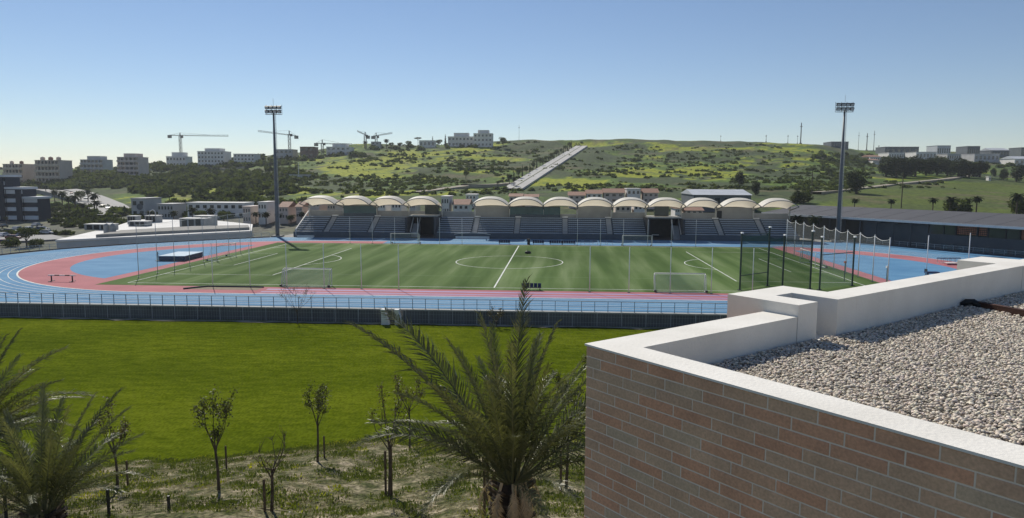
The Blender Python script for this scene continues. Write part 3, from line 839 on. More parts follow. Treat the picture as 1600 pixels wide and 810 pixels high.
while s < Lh-1:
    wd = (3.2, 2.4, 4.2, 2.0)[k % 4]
    MB().fbox(o3, a3, b3, c3, s-.14, s+.14, .62, .9, 3.2, 5.4).build('mullion', M_DARK, hall)
    z0 = 3.2
    if k % 4 in (0, 1): MB().fbox(o3, a3, b3, c3, s+.16, min(s+wd-.16, Lh), .72, .78, z0+.02, 5.3).build('window', M_GLASSD, hall)
    else:
        lt = MB()
        for q in range(int(wd/.35)):
            for j in range(5): lt.fbox(o3, a3, b3, c3, s+.2+q*.35, s+.44+q*.35, .9, 1.0, z0+.25+j*.36, z0+.5+j*.36)
        kind(lt.build('lattice_block', M_LATT, hall), 'stuff')
        MB().fbox(o3, a3, b3, c3, s+.16, s+wd-.16, 1.15, 1.2, z0+.02, 5.0).build('window', M_LATT if k % 4 == 2 and k > 4 else M_GLASSD, hall)
    s += wd; k += 1
for k in range(10):
    s = 20+k*3.4
    if s < Lh-2: MB().fbox(o3, a3, b3, c3, s, s+2.6, .5, .62, .25, 1.35).build('lower_window', M_GLASSD, hall)
for s in (-22, -18, -14, -10, -6, -2, 2, 6, 10, 14):
    MB().fbox(o3, a3, b3, c3, s-.12, s+.12, -.6, -.36, 0, 5.5).build('column', M_DCONC, hall)
for s in (7, 11): MB().bar(P(s, -.4, 4.9), P(s+2.2, -.4, 5.4), .35).build('strut', M_DARK, hall)

# two pale wedges and a bush at the foot of the dark wall
for u, q in ((608, 'left'), (629, 'right')):
    p = G(u, 500, LZ); x, y = p[0]+.1, -46.6
    w_ = MB(); V = [(x-.3, y-.35, LZ), (x+.6, y-.35, LZ), (x+.1, y-.35, LZ+1.4), (x-.3, y-.35, LZ+1.4), (x-.3, y+.35, LZ), (x+.6, y+.35, LZ), (x+.1, y+.35, LZ+1.4), (x-.3, y+.35, LZ+1.4)]
    t = thing('stair_flank', f'pale concrete wedge beside the steps in the dark wall, {q}hand of two', 'stair wall', (x, y, LZ))
    add('flank', V, [(0, 1, 2, 3), (7, 6, 5, 4), (0, 4, 5, 1), (1, 5, 6, 2), (2, 6, 7, 3), (3, 7, 4, 0)], M_WHITE, t)
    MB().box(x-.34, x+.14, y-.39, y+.39, LZ+1.43, LZ+1.69).build('cap', M_WHITE, t)
p = G(618, 500, LZ)
t = thing('wall_steps', 'short flight of grey steps between two pale wedges', 'steps', (p[0]+.9, -46.5, LZ))
for k in range(7): MB().box(p[0]+.75, p[0]+1.05+.2, -46.75+.0+k*.17, -45.6, LZ+k*.19, LZ+.18+k*.19).build('step', M_CONC, t)
# ------------------------------------------------------------------ grandstand
M_TERR = mat('terrace_concrete', (.10, .125, .15), (.08, .10, .12), scale=.5, rough=.9)
M_SEAT = mat('seat_blue_grey', (.36, .42, .49), (.31, .365, .43), scale=1, rough=.5, rand=.06)
M_STAIR = mat('stair_concrete', (.42, .43, .44), (.36, .37, .38), scale=.6)
M_MEMB = leafmat('canopy_membrane', (.90, .86, .77), (.84, .80, .71), trans=.36, rand=0, scale=.3, rough=.6)
for nd in M_MEMB.node_tree.nodes:
    if nd.type == 'MIX' and nd.blend_type == 'MULTIPLY' and not nd.inputs[7].is_linked: nd.inputs[7].default_value = (1, .93, .8, 1)
M_FRAME = mat('stand_steel', (.20, .20, .19), (.15, .15, .145), scale=1, rough=.5)
M_COLW = mat('stand_column', (.50, .50, .47), (.42, .42, .4), scale=1, rough=.6)
M_RWALL = mat('rear_wall_render', (.36, .36, .35), (.30, .30, .29), scale=.4)
SY0, SZ0, RD, RH, NR = 46.6, 1.25, .98, .45, 8
YB = SY0+NR*RD
stand = thing('grandstand', 'long grandstand with grey seating tiers and cream vaulted fabric canopies', 'grandstand', (6, 50, 0))
PX = lambda u, Y, v=350: float(Dy(u, v, Y)[0])
secs = [(466, 511), (519, 579), (587, 638), (684, 739), (747, 804), (812, 879), (887, 948), (956, 1010), (1066, 1120), (1128, 1186), (1194, 1243)]
stairs = [(511, 519), (579, 587), (739, 747), (804, 812), (879, 887), (948, 956), (1120, 1128), (1186, 1194)]
for i, (a, b_) in enumerate(secs):
    x0, x1 = PX(a, 50), PX(b_, 50)
    tm = MB()
    for k in range(NR): tm.box(x0, x1, SY0+k*RD, SY0+(k+1)*RD, 0, SZ0+k*RH)
    ter = tm.build('terrace', M_TERR, stand)
    n_ = max(1, int((x1-x0-.3)/.5)); st = MB(); xo = -(n_*.5)/2
    for k in range(n_):
        xx = xo+k*.5
        st.box(xx+.02, xx+.48, .0, .5, .05, .11).box(xx+.02, xx+.48, .5, .56, .08, .25)
    sd_ = st.data('seat_row', M_SEAT)
    for k in range(NR): shared('seat_row', sd_, ter, ((x0+x1)/2, SY0+k*RD+.3, SZ0+k*RH))
for a, b_ in stairs:
    x0, x1 = PX(a, 50)+.003, PX(b_, 50)-.003; tm = MB()
    for k in range(NR*2): tm.box(x0, x1, SY0+k*RD/2, SY0+(k+1)*RD/2, 0, SZ0-.2+k*RH/2)
    tm.build('stair', M_STAIR, stand)
    MB().box(x0-.1, x1+.1, YB+.02, YB+.5, SZ0+NR*RH-.25, SZ0+NR*RH+.06).build('stair_landing', M_WHITE, stand)
# front wall and gangway
xa, xt0, xt1, xu0, xu1, xe = PX(462, 46), PX(641, 46), PX(683, 46), PX(1011, 46), PX(1064, 46), PX(1243, 46)
for x0, x1 in ((xa, xt0), (xt1, xu0), (xu1, xe)):
    MB().box(x0, x1, SY0-.45, SY0-.005, .02, 1.3).build('front_wall', M_TERR, stand)
    MB().bar((x0, SY0-.3, 1.9), (x1, SY0-.3, 1.9), .05).build('front_rail', M_FRAME, stand)
# white podium in front of the centre block
x0, x1 = PX(711, 45), PX(764, 45)
MB().box(x0, x1, SY0-1.0, SY0-.46, .02, .55).build('podium', M_WHITE, stand)
MB().tube([(x0-.3, SY0-.75, 1.0), (x0+1.2, SY0-.75, 1.25), ((x0+x1)/2, SY0-.75, 1.38), (x1-1.2, SY0-.75, 1.25), (x1+.3, SY0-.75, 1.0)], .09, 6).build('podium_rail', M_COLW, stand)
MB().box(PX(462, 45), PX(488, 45), SY0-1.0, SY0-.46, .02, .42).build('podium', M_WHITE, stand)
# entrance tunnels
for x0, x1, sg in ((PX(638, 50), PX(684, 50), 1), (PX(1010, 50), PX(1066, 50), -1)):
    tn = MB().box(x0, x0+.35, SY0-.4, YB+3, 0, 4.9).box(x1-.35, x1, SY0-.4, YB+3, 0, 4.9).box(x0+.35, x1-.35, YB+2.6, YB+3, 0, 4.9).build('tunnel_wall', M_DCONC, stand)
    MB().box(x0+.2, x1-.2, SY0+3.2, YB+2.9, 4.95, 5.2).build('tunnel_roof', M_COLW, tn)
    MB().box(x0+.36, x1-.36, SY0-.3, YB+2.59, .02, .04).build('tunnel_floor', M_DCONC, tn)
    xm = x0+(x1-x0)*(.68 if sg > 0 else .5); w_ = 1.7
    MB().box(xm-w_, xm+w_, YB+.4, YB+2.2, 5.25, 7.6).build('scoreboard_box', M_GLASSD, tn)
    rr = x0+1.7 if sg > 0 else x1-1.4
    rp_ = MB().box(rr-.9, rr+.9, SY0+1.2, SY0+5.6, .05, .1)
    for k in range(9): rp_.box(rr-.8, rr+.8, SY0+1.5+k*.45, SY0+6, .1+k*.33, .42+k*.33)
    rp_.build('access_stair', M_STAIR, tn)
    for q in (-.85, .85):
        MB().bar((rr+q, SY0+1.4, 1.2), (rr+q, SY0+5.6, 4.5), .14, .5).build('stair_flank', M_WHITE, tn)
    MB().bar((x0+1, SY0+.6, 1.2), (x0+2.6, SY0+.6, 1.2), .12).bar((x0+1.1, SY0+.6, .05), (x0+1.1, SY0+.6, 1.15), .1).build('gate_rail', M_WHITE, tn)
# raking white end rail on the left flank
MB().bar((xa-.1, SY0-.2, 1.9), (xa+.25, YB, SZ0+NR*RH+1.0), .22).bar((xa-.1, SY0-.2, .05), (xa-.1, SY0-.2, 1.9), .2).build('end_rail', M_WHITE, stand)
# rear walls, press boxes
EB = [480, 534, 586, 637, 689, None, 741, 796, 849, 902, 956, 1010, 1066, 1121, 1180, 1237]
EX = [None if u is None else PX(u, 53.5, 330) for u in EB]
zt = SZ0+NR*RH
style = {0: 'low', 1: 'glass', 2: 'low', 3: 'low', 6: 'full', 7: 'glass', 8: 'glassl', 9: 'full', 10: 'low', 11: 'open', 12: 'low', 13: 'full', 14: 'low'}
YR = YB+1.5
for i in range(15):
    if EX[i] is None or EX[i+1] is None:
        if i == 4:
            x0, x1 = EX[4], EX[6]; MB().box(x0, x1, YR, YR+.2, zt-.6, zt+1.1).build('rear_wall', M_RWALL, stand)
        continue
    x0, x1 = EX[i], EX[i+1]; s = style.get(i, 'low')
    MB().box(x0+.003, x1-.003, YB+.003, YR-.01, zt-.5, zt-.25).build('rear_walkway', M_TERR, stand)
    if s == 'open': continue
    w_ = MB().box(x0+.02, x1-.02, YR, YR+.2, zt-.6, zt+(1.15 if s == 'low' else 2.5 if s == 'full' else .6)).build('rear_wall', M_RWALL, stand)
    if s.startswith('glass'):
        xl, xr = (x0, x1) if s == 'glass' else (x0, (x0+x1)/2)
        nn = 6 if s == 'glass' else 3; q = (xr-xl)/nn
        for k in range(nn):
            MB().box(xl+k*q+.04, xl+(k+1)*q-.04, YR-1.1, YR-1.05, zt+.5, zt+2.3).build('press_box_pane', M_GLASSG, stand)
        MB().box(xl, xr, YR-1.15, YR-.02, zt-.2, zt+.48).build('press_box_sill', M_TERR, stand)
        MB().box(xl, xr, YR-1.15, YR+.6, zt+2.32, zt+2.45).build('press_box_roof', M_DCONC, stand)
        MB().box(xl, xr, YR+.25, YR+.4, zt-.2, zt+2.3).build('press_box_back', M_GLASSG, stand)
    if i in (8, 13):
        MB().box(x0+.4, x0+1.6, YR-.1, YR-.004, zt-.1, zt+1.7).build('door', M_DARK, w_)
# canopies
YF, YK = 48.0, 57.0
for i in range(15):
    if EX[i] is None or EX[i+1] is None: continue
    x0, x1 = EX[i]+.12, EX[i+1]-.12; ns, nt_ = 18, 14; V = []
    for b_ in range(nt_+1):
        t = b_/nt_; Y = YF+(YK-YF)*t
        ze = np.interp(t, [0, .4, 1], [7.9, 8.4, 7.1]); zc = np.interp(t, [0, .12, .3, .45, .75, 1], [9.35, 9.6, 9.85, 9.85, 8.9, 7.5])
        for a in range(ns+1):
            s = a/ns; q = max(0., 1-abs(2*s-1)**2.6)
            V.append((x0+(x1-x0)*s, Y, ze+(zc-ze)*q))
    q = ns+1; Fc = [(r_*q+c_, r_*q+c_+1, (r_+1)*q+c_+1, (r_+1)*q+c_) for r_ in range(nt_) for c_ in range(ns)]
    cn = add('canopy', V, Fc, M_MEMB, stand, smooth=True)
    MB().tube([(v[0], v[1]-.05, v[2]-.02) for v in V[:q]], .1, 6).build('front_arch', M_FRAME, cn)
    MB().tube([(v[0], v[1], v[2]-.05) for v in V[-q:]], .08, 6).build('rear_arch', M_FRAME, cn)
ends = sorted(set(x for x in EX if x is not None))
for x in ends:
    cl = MB().tube([(x, YB+.6, zt-.6), (x, YB+.6, 7.2)], .2, 8).build('column', M_COLW, stand, smooth=True)
    MB().tube([(x, YB+.6, 6.8), (x, YF+.2, 7.9)], [.16, .1], 6).tube([(x, YB+.6, 7.1), (x, YK-.2, 7.1)], [.16, .1], 6).build('canopy_arm', M_FRAME, cl)
    MB().tube([(x, YB+.6, 7.1), (x, YB-.6, 9.0)], [.12, .06], 6).build('mast_tip', M_FRAME, cl)
# ------------------------------------------------------------------ tree kinds
M_TLEAF = leafmat('tree_leaf', (.088, .115, .042), (.050, .068, .028), trans=.35, rand=.3, scale=.35, rough=.9, spec=.05)
M_PLEAF = leafmat('pine_leaf', (.046, .060, .032), (.028, .038, .021), trans=.25, rand=.25, scale=.35, rough=.9, spec=.05)
M_SLEAF = leafmat('scrub_leaf', (.100, .130, .052), (.062, .082, .036), trans=.4, rand=0, scale=.12, rough=.95, spec=.02)


def cloud(r_, lobes, n_, size, shell=.5):
    lob = np.array(lobes); vol = lob[:, 3]*lob[:, 4]*lob[:, 5]; k = r_.choice(len(lob), n_, p=vol/vol.sum()); lb = lob[k]
    d = r_.normal(0, 1, (n_, 3)); d /= np.linalg.norm(d, axis=1)[:, None]; q = (shell+(1-shell)*r_.random(n_))**.8
    c = lb[:, :3]+d*lb[:, 3:]*q[:, None]
    u = r_.normal(0, 1, (n_, 3)); u /= np.linalg.norm(u, axis=1)[:, None]; w_ = np.cross(u, d+.6*r_.normal(0, 1, (n_, 3))); w_ /= np.linalg.norm(w_, axis=1)[:, None]+1e-6
    s_ = (size*(.5+r_.random(n_)))[:, None]
    return np.stack([c-u*s_*.5, c+w_*s_*.32, c+u*s_*.5, c-w_*s_*.32], 1).reshape(-1, 3), np.arange(n_*4).reshape(-1, 4)


TPL = {}


def tree_tpl(key, seed, kindn):
    r_ = np.random.default_rng(seed); root = bpy.data.objects.new('tree', None); tr = MB()      # unit: 10 m tall; not linked, copied later
    if kindn == 'round':
        lobes = [(0, 0, 6.3, 2.6, 2.6, 2.6)]+[(2.0*math.cos(a), 2.0*math.sin(a), 5.6+2.2*r_.random(), 1.6, 1.6, 1.4) for a in r_.random(7)*6.28]; n_, sz, m_ = 1500, .5, M_TLEAF
        tr.tube([(0, 0, -.4), (.1, 0, 2.5), (0, .1, 5.5)], [.3, .24, .12], 7)
        for a in (0, 2, 4.2): tr.tube([(0, 0, 2.6), (1.2*math.cos(a), 1.2*math.sin(a), 5.2)], [.14, .05], 5)
    elif kindn == 'pine':
        lobes = [(0, 0, 7.6, 2.6, 2.6, 1.6)]+[(1.9*math.cos(a), 1.9*math.sin(a), 6+3*r_.random(), 1.4, 1.4, .9) for a in r_.random(8)*6.28]; n_, sz, m_ = 1500, .45, M_PLEAF
        tr.tube([(0, 0, -.4), (.15, 0, 4), (0, 0, 8)], [.28, .2, .1], 7)
        for a in (0, 2, 4.2): tr.tube([(0, 0, 4.5), (1.5*math.cos(a), 1.5*math.sin(a), 7)], [.1, .04], 5)
    elif kindn == 'dense':
        lobes = [(0, 0, 5.2, 2.5, 2.5, 4.4)]+[(1.5*math.cos(a), 1.5*math.sin(a), 1.8+5.5*r_.random(), 1.5, 1.5, 1.8) for a in r_.random(9)*6.28]; n_, sz, m_ = 2200, .5, M_PLEAF
        tr.tube([(0, 0, -.4), (0, 0, 6)], [.32, .12], 7)
    elif kindn == 'cypress':
        lobes = [(0, 0, z, 1.05*(1-.07*z), 1.05*(1-.07*z), 1.4) for z in np.linspace(1.3, 9, 7)]; n_, sz, m_ = 1000, .4, M_PLEAF
        tr.tube([(0, 0, -.4), (0, 0, 8)], [.2, .06], 6)
    elif kindn == 'umbrella':
        lobes = [(0, 0, 8.6, 3.6, 3.0, .9), (2.2, .5, 8.9, 2, 2, .8), (-2.2, -.4, 8.5, 2, 2, .8), (-.3, 0, 9.3, 2, 2, .6)]; n_, sz, m_ = 900, .5, M_PLEAF
        tr.tube([(0, 0, -.4), (.2, 0, 4), (0, 0, 8.2)], [.28, .22, .16], 7)
        for a in (.3, 2.6, 4.2): tr.tube([(.1, 0, 6), (2.2*math.cos(a), 1.6*math.sin(a), 8.4)], [.12, .05], 5)
    elif kindn == 'bush':
        lobes = [(0, 0, 3.6, 4.2, 4.2, 3.9)]+[(3*math.cos(a), 3*math.sin(a), 2+3.5*r_.random(), 2.4, 2.4, 2.2) for a in r_.random(6)*6.28]; n_, sz, m_ = 900, 1.1, M_TLEAF
        tr.tube([(0, 0, -.4), (0, 0, 3)], [.4, .2], 6)
    if kindn == 'palm':
        tr.tube([(0, 0, -.4), (.1, 0, 4), (0, 0, 8)], [.3, .24, .26], 7); V, Q = [], []
        for k in range(34):
            az = k*2.4+r_.random()*.4; el = 1.2-1.7*(k/34.)+r_.normal(0, .1); p = np.array([0, 0, 8.]); a = el; dd = np.array([math.cos(az), math.sin(az), 0]); sd2 = np.array([-dd[1], dd[0], 0]); Lf = 3.0
            for q in range(5):
                p2_ = p+(dd*math.cos(a)+np.array([0, 0, math.sin(a)]))*Lf/5; w0, w1 = .45*math.sin(math.pi*(q+.35)/5.6), .45*math.sin(math.pi*(q+1.35)/5.6)
                for s in (-1, 1):
                    b0 = len(V); V += [p, p2_, p2_+sd2*s*w1+np.array([0, 0, -.16]), p+sd2*s*w0+np.array([0, 0, -.16])]; Q.append((b0, b0+1, b0+2, b0+3))
                p = p2_; a -= .34
        cme = mesh_data('crown', V, np.array(Q), M_PLEAF)
    else:
        V, Q = cloud(r_, lobes, n_, sz); cme = mesh_data('crown', V, Q, m_)
    TPL[key] = (tr.data('trunk', M_BARK), cme)


for i, kn in enumerate(['round', 'round', 'pine', 'pine', 'dense', 'dense', 'cypress', 'umbrella', 'palm', 'palm', 'bush', 'bush']): tree_tpl(kn+str(i), 60+i, kn)
KEYS = {}
for k in TPL: KEYS.setdefault(k.rstrip('0123456789'), []).append(k)
TR = random.Random(21)


def tree(kn, p, h, label, group=None, wide=1., name=None, cat='tree'):
    nm = name or {'palm': 'palm_tree', 'bush': 'bush', 'cypress': 'cypress_tree', 'pine': 'pine_tree', 'umbrella': 'umbrella_pine'}.get(kn, 'tree')
    t = thing(nm, label, 'palm' if kn == 'palm' else 'bush' if kn == 'bush' else cat, p, group)
    s = h/(7.6 if kn == 'bush' else 10.); t.scale = (s*wide, s*wide, s); t.rotation_euler = (0, 0, TR.random()*6.28)
    tm, cm = TPL[TR.choice(KEYS[kn])]
    for nm_, me in (('trunk', tm), ('crown', cm)):
        o = bpy.data.objects.new(nm_, me); COL.objects.link(o); o.parent = t
    return t


def tree_px(kn, u, v0, v1, label, group=None, wide=1., dmin=150, **kw):
    p = T(u, v0, dmin); return tree(kn, p, max(2., (v0-v1)*mpp(p)), label, group, wide, **kw)


# ------------------------------------------------------------------ scrub (nobody could count it)
def scrub(name, label, ells, n_, seed, smin, smax, leaves=26, m_=None):
    r_ = np.random.default_rng(seed); C = []; A = np.array([e[2]*e[3]*e[4] for e in ells]); k = r_.choice(len(ells), n_, p=A/A.sum())
    for i in k:
        cx_, cy_, rx_, ry_, _ = ells[i]; a = r_.random()*6.283; q = math.sqrt(r_.random()); u, v = cx_+rx_*q*math.cos(a), cy_+ry_*q*math.sin(a)
        p = T(u, v, 230)
        C.append(p)
        if name == 'hillside_scrub':
            for _ in range(3):
                x, y = p[0]+r_.normal(0, 4.5), p[1]+r_.normal(0, 2.); C.append(np.array([x, y, float(terrain(x, y))]))
    C = np.array(C); n2 = len(C); s_ = smin+(smax-smin)*r_.random(n2)**2
    d = r_.normal(0, 1, (n2, leaves, 3)); d /= np.linalg.norm(d, axis=2)[..., None]; d[..., 2] = np.abs(d[..., 2])
    c = C[:, None]+d*s_[:, None, None]*np.array([1, 1, .75])*(.55+.5*r_.random((n2, leaves, 1)))
    u = r_.normal(0, 1, (n2, leaves, 3)); u /= np.linalg.norm(u, axis=2)[..., None]; w_ = np.cross(u, d+.5*r_.normal(0, 1, (n2, leaves, 3))); w_ /= np.linalg.norm(w_, axis=2)[..., None]
    z_ = s_[:, None, None]*.55
    V = np.stack([c-u*z_, c+w_*z_*.6, c+u*z_, c-w_*z_*.6], 2).reshape(-1, 3)
    o = add(name, V, np.arange(len(V)).reshape(-1, 4), m_ or M_SLEAF); tag(o, label, 'scrub'); kind(o, 'stuff')


scrub('hillside_scrub', 'dark low scrub scattered over the green hillside', [(850, 255, 450, 34, .35), (600, 250, 48, 10, 3), (735, 262, 75, 10, 2.5), (560, 284, 170, 9, 3), (740, 240, 120, 18, .8), (960, 255, 130, 24, .7), (1180, 255, 150, 30, .8), (1290, 284, 60, 18, 2.5), (1330, 262, 40, 16, 2), (640, 300, 180, 7, 2), (1000, 295, 180, 7, 1.8), (1420, 290, 60, 5, 1.5), (1180, 290, 60, 9, 1.5)], 950, 71, .5, 2.0)
scrub('hillside_trees', 'dark tangled woodland covering the left hill below the apartments', [(250, 278, 190, 18, 1), (130, 282, 70, 14, 2.2), (60, 292, 70, 10, 1.4), (330, 300, 130, 10, 1.), (430, 278, 60, 12, 1.6), (200, 262, 160, 8, 1), (400, 252, 80, 8, 1.), (330, 282, 90, 12, .8), (370, 318, 110, 8, .8)], 1500, 72, 1.4, 4.6, 34, M_TLEAF)
scrub('woodland_fringe', 'trees and shrubs round the apartment blocks on the left skyline', [(250, 338, 130, 5, .9), (60, 287, 75, 6, 1.5), (150, 274, 50, 5, 1.3), (212, 276, 45, 5, 1.3), (270, 262, 60, 4, 1.6), (335, 262, 60, 4, 1.5), (400, 257, 60, 4, 1.4), (455, 249, 50, 4, 1.), (530, 243, 50, 3, 1.), (620, 233, 50, 2.5, 1.2), (740, 230, 50, 2, 1.), (30, 262, 60, 3, .8), (1330, 250, 60, 8, .8), (1440, 250, 100, 3, .8), (1560, 258, 60, 5, .8)], 500, 75, 1.4, 4.0, 60, M_TLEAF)
scrub('roadside_hedge', 'dark hedges between the car park and the left bend', [(140, 350, 60, 7, 1.5), (80, 330, 70, 10, 1), (60, 385, 60, 8, 1.2), (130, 332, 60, 10, 1)], 260, 73, 1.0, 2.6, 40, M_TLEAF)

# ------------------------------------------------------------------ buildings
M_CREAM = mat('cream_render', (.62, .52, .43), (.54, .45, .37), scale=.2); M_WREND = mat('white_render', (.76, .74, .71), (.66, .64, .61), scale=.2)
M_PINKR = mat('pinkish_render', (.62, .53, .48), (.54, .46, .41), scale=.2); M_TILE = mat('roof_tile', (.30, .17, .12), (.22, .125, .09), scale=1.2)
M_GREYR = mat('grey_render', (.48, .48, .48), (.40, .40, .40), scale=.2); M_SHED = mat('shed_sheet', (.50, .52, .55), (.42, .44, .47), scale=.3, rough=.5)
M_DSHED = mat('dark_shed_sheet', (.13, .145, .16), (.10, .11, .125), scale=.3, rough=.6); M_WROOF = mat('white_flat_roof', (.70, .69, .67), (.58, .57, .55), scale=.25)
WIN = MB().box(-.5, .5, -.06, .06, 0, 1).data('window', M_GLASSD)


def block(name, label, u0, u1, vt, vb, depth, wallm, cat='building', floors=3, cols=5, roof='flat', roofm=None, group=None, dmin=150, ang=0, domes=0, steps=0, balcony=False, basez=None, Ypos=None):
    uc = (u0+u1)/2
    p = T(uc, vb, dmin) if Ypos is None else Dy(uc, vb, Ypos)
    if basez is not None: p[2] = basez
    k = mpp(p); sh = (876-uc)*depth/(k*F+depth); sh = math.copysign(min(abs(sh), .45*(u1-u0)), sh)
    if Ypos is None: p = T(uc-sh/2, vb, dmin)
    else: p = Dy(uc-sh/2, vb, Ypos)
    if basez is not None: p[2] = basez
    k = mpp(p); w_ = (u1-u0-abs(sh))*k; h = CH-(0)+0; d_ = ray(uc, vt); s = (p[1]-CY)/d_[1]; ztop = CH+d_[2]*s; h = max(2.5, ztop-p[2])
    x, y, z = p; t = thing(name, label, cat, (x, y, z), group)
    t.rotation_euler = (0, 0, ang)
    def part(nm, mb, m_, par=None):
        o = bpy.data.objects.new(nm, mb.data(nm, m_)); COL.objects.link(o); o.parent = par or t; return o
    hw = h if roof == 'flat' else h*.72
    wl_ = part('wall', MB().box(-w_/2, w_/2, 0, depth, -4, hw), wallm)
    fh = hw/floors
    for f in range(floors):
        if balcony:
            part('balcony_recess', MB().box(-w_/2+.4, w_/2-.4, -.05, .02, f*fh+fh*.42, f*fh+fh*.92), M_GLASSD)
            part('balcony', MB().box(-w_/2+.2, w_/2-.2, -1.3, -.003, f*fh+fh*.0, f*fh+fh*.4), wallm)
            for c in range(cols-1):
                xx = -w_/2+w_*(c+1)/cols; part('partition', MB().box(xx-.18, xx+.18, -1.2, -.06, f*fh+fh*.41, f*fh+fh*.98), wallm)
        else:
            for c in range(cols):
                xx = -w_/2+w_*(c+.5)/cols; ww_ = w_/cols*.5
                o = bpy.data.objects.new('window', WIN); COL.objects.link(o); o.parent = wl_; o.location = (xx, -.02, f*fh+fh*.35); o.scale = (ww_, 1, fh*.42)
    if roof == 'flat':
        rf_ = part('roof', MB().box(-w_/2-.25, w_/2+.25, -.25, depth+.25, hw+.005, hw+.3), roofm or wallm)
        if steps:
            part('penthouse', MB().box(-w_*.28, w_*.3, depth*.2, depth*.9, hw+.3, hw+.3+fh*.75), wallm, rf_)
    elif roof == 'gable':
        V = [(-w_/2-.4, -.5, hw), (w_/2+.4, -.5, hw), (w_/2+.4, depth+.5, hw), (-w_/2-.4, depth+.5, hw), (-w_/2-.4, depth/2, h), (w_/2+.4, depth/2, h)]
        o = bpy.data.objects.new('roof', mesh_data('roof', V, [(0, 1, 5, 4), (2, 3, 4, 5), (0, 4, 3), (1, 2, 5), (0, 3, 2, 1)], roofm or M_TILE)); COL.objects.link(o); o.parent = t
    elif roof == 'cross':       # ridge running away from the viewer
        V = [(-w_/2-.4, -.5, hw), (w_/2+.4, -.5, hw), (w_/2+.4, depth+.5, hw), (-w_/2-.4, depth+.5, hw), (0, -.5, h), (0, depth+.5, h)]
        o = bpy.data.objects.new('roof', mesh_data('roof', V, [(1, 2, 5, 4), (3, 0, 4, 5), (0, 1, 4), (2, 3, 5), (0, 3, 2, 1)], roofm or M_TILE)); COL.objects.link(o); o.parent = t
    for q in range(domes):
        xx = -w_/2+w_*(q+.5)/domes; rr = w_*.085; dm = MB()
        dm.tube([(xx, depth*.3, hw+.3), (xx, depth*.3, hw+1.6)], rr, 12); dm.tube([(xx, depth*.3, hw+1.6), (xx, depth*.3, hw+1.6+rr*.5), (xx, depth*.3, hw+1.6+rr*.85)], [rr*1.15, rr*.8, .1], 12)
        part('turret', dm, M_TILE if q % 2 else M_CREAM)
    return t, (x, y, z), w_, h


# left hill apartments
block('apartment_block', 'long cream apartment block with turrets at the far left on the hill', 6, 60, 257, 290, 14, M_CREAM, floors=4, cols=6, balcony=True, domes=2, dmin=380)
block('apartment_block', 'stepped cream apartment block with three turrets, above the dark trees at left', 56, 116, 251, 288, 14, M_CREAM, floors=4, cols=7, balcony=True, domes=3, dmin=380)
block('apartment_block', 'grey-green glazed apartment block between the cream block and the crane', 126, 178, 250, 272, 14, M_GREYR, floors=3, cols=6, balcony=True, dmin=400, steps=1)
block('apartment_block', 'pale apartment block with flat stepped roof left of the tall crane', 184, 234, 246, 276, 14, M_PINKR, floors=4, cols=5, balcony=True, dmin=400, steps=1)
block('apartment_block', 'low white block beneath the long crane', 260, 302, 245, 262, 12, M_WREND, floors=2, cols=6, dmin=420, steps=1)
block('apartment_block', 'tall white apartment block right of the long crane', 309, 363, 237, 262, 14, M_WREND, floors=4, cols=8, dmin=430, steps=1)
block('apartment_block', 'smaller white block just left of the floodlight mast', 365, 408, 241, 258, 12, M_WREND, floors=3, cols=6, dmin=430)
block('villa', 'greyish villa on the skyline right of the floodlight mast', 430, 466, 234, 250, 12, M_GREYR, floors=2, cols=4, dmin=450)
block('villa', 'brown unfinished villa on the skyline near the second crane', 469, 498, 230, 248, 12, mat('brown_render', (.2, .13, .1), scale=.3), floors=2, cols=3, dmin=450)
block('villa', 'low white villa under the short crane on the skyline', 510, 554, 230, 243, 12, M_WREND, floors=2, cols=5, dmin=450, steps=1)
block('house', 'square concrete house shell on the ridge under two cranes', 580, 596, 222, 233, 8, M_GREYR, floors=2, cols=2, dmin=500)
block('apartment_block', 'long low white villa row on the ridge right of the cypresses', 700, 742, 214, 230, 12, M_WREND, floors=2, cols=7, dmin=500, steps=1)
block('apartment_block', 'tall white villa block on the ridge', 740, 771, 209, 230, 12, M_WREND, floors=3, cols=5, dmin=500, steps=1)
block('house', 'tiny white house on the ridge left of the cypresses', 655, 682, 220, 231, 8, M_WREND, floors=1, cols=4, dmin=500)
# striped office at the left edge: stepped wings
M_OFFW = mat('office_band', (.62, .64, .67), (.55, .57, .60), scale=.3, rough=.6); M_OFFG = mat('office_glass', (.016, .028, .05), rough=.5, spec=.2)
p = T(20, 346, 200); p[2] = -4.5; k = mpp(p); oX, oY = p[0], p[1]
off = thing('office_building', 'dark blue and white striped office building at the left edge', 'building', (oX, oY, p[2]))
xl = lambda u: oX+(u-20)*k
zv = lambda v: CH+ray(20, v)[2]*(oY-CY)/ray(20, v)[1]
for (u0, u1, vt, dp) in ((-60, 12, 277, 0), (12, 38, 296, .6), (38, 60, 311, 1.2)):
    zt_ = zv(vt); MB().box(xl(u0), xl(u1)-.01, oY+dp, oY+8, p[2], zt_).build('glass_block', M_OFFG, off)
    zz = p[2]+1.5; f_h = 3.4
    while zz+1.6 < zt_+.2:
        MB().box(xl(u0)-.2, xl(u1)-.2, oY+dp-.5, oY+dp-.01, zz, zz+1.55).build('floor_band', M_OFFW, off); zz += f_h
    MB().box(xl(u0)-.3, xl(u1)+.6, oY+dp-1.2, oY+8.3, zt_+.01, zt_+.9).build('roof_slab', M_OFFW, off)
MB().box(xl(3), xl(11.5), oY-1.0, oY-.52, p[2], zv(277)).build('stair_tower', M_OFFG, off)
MB().box(xl(29), xl(37.5), oY-.6, oY+.05, p[2], zv(296)).build('stair_tower', M_OFFG, off)

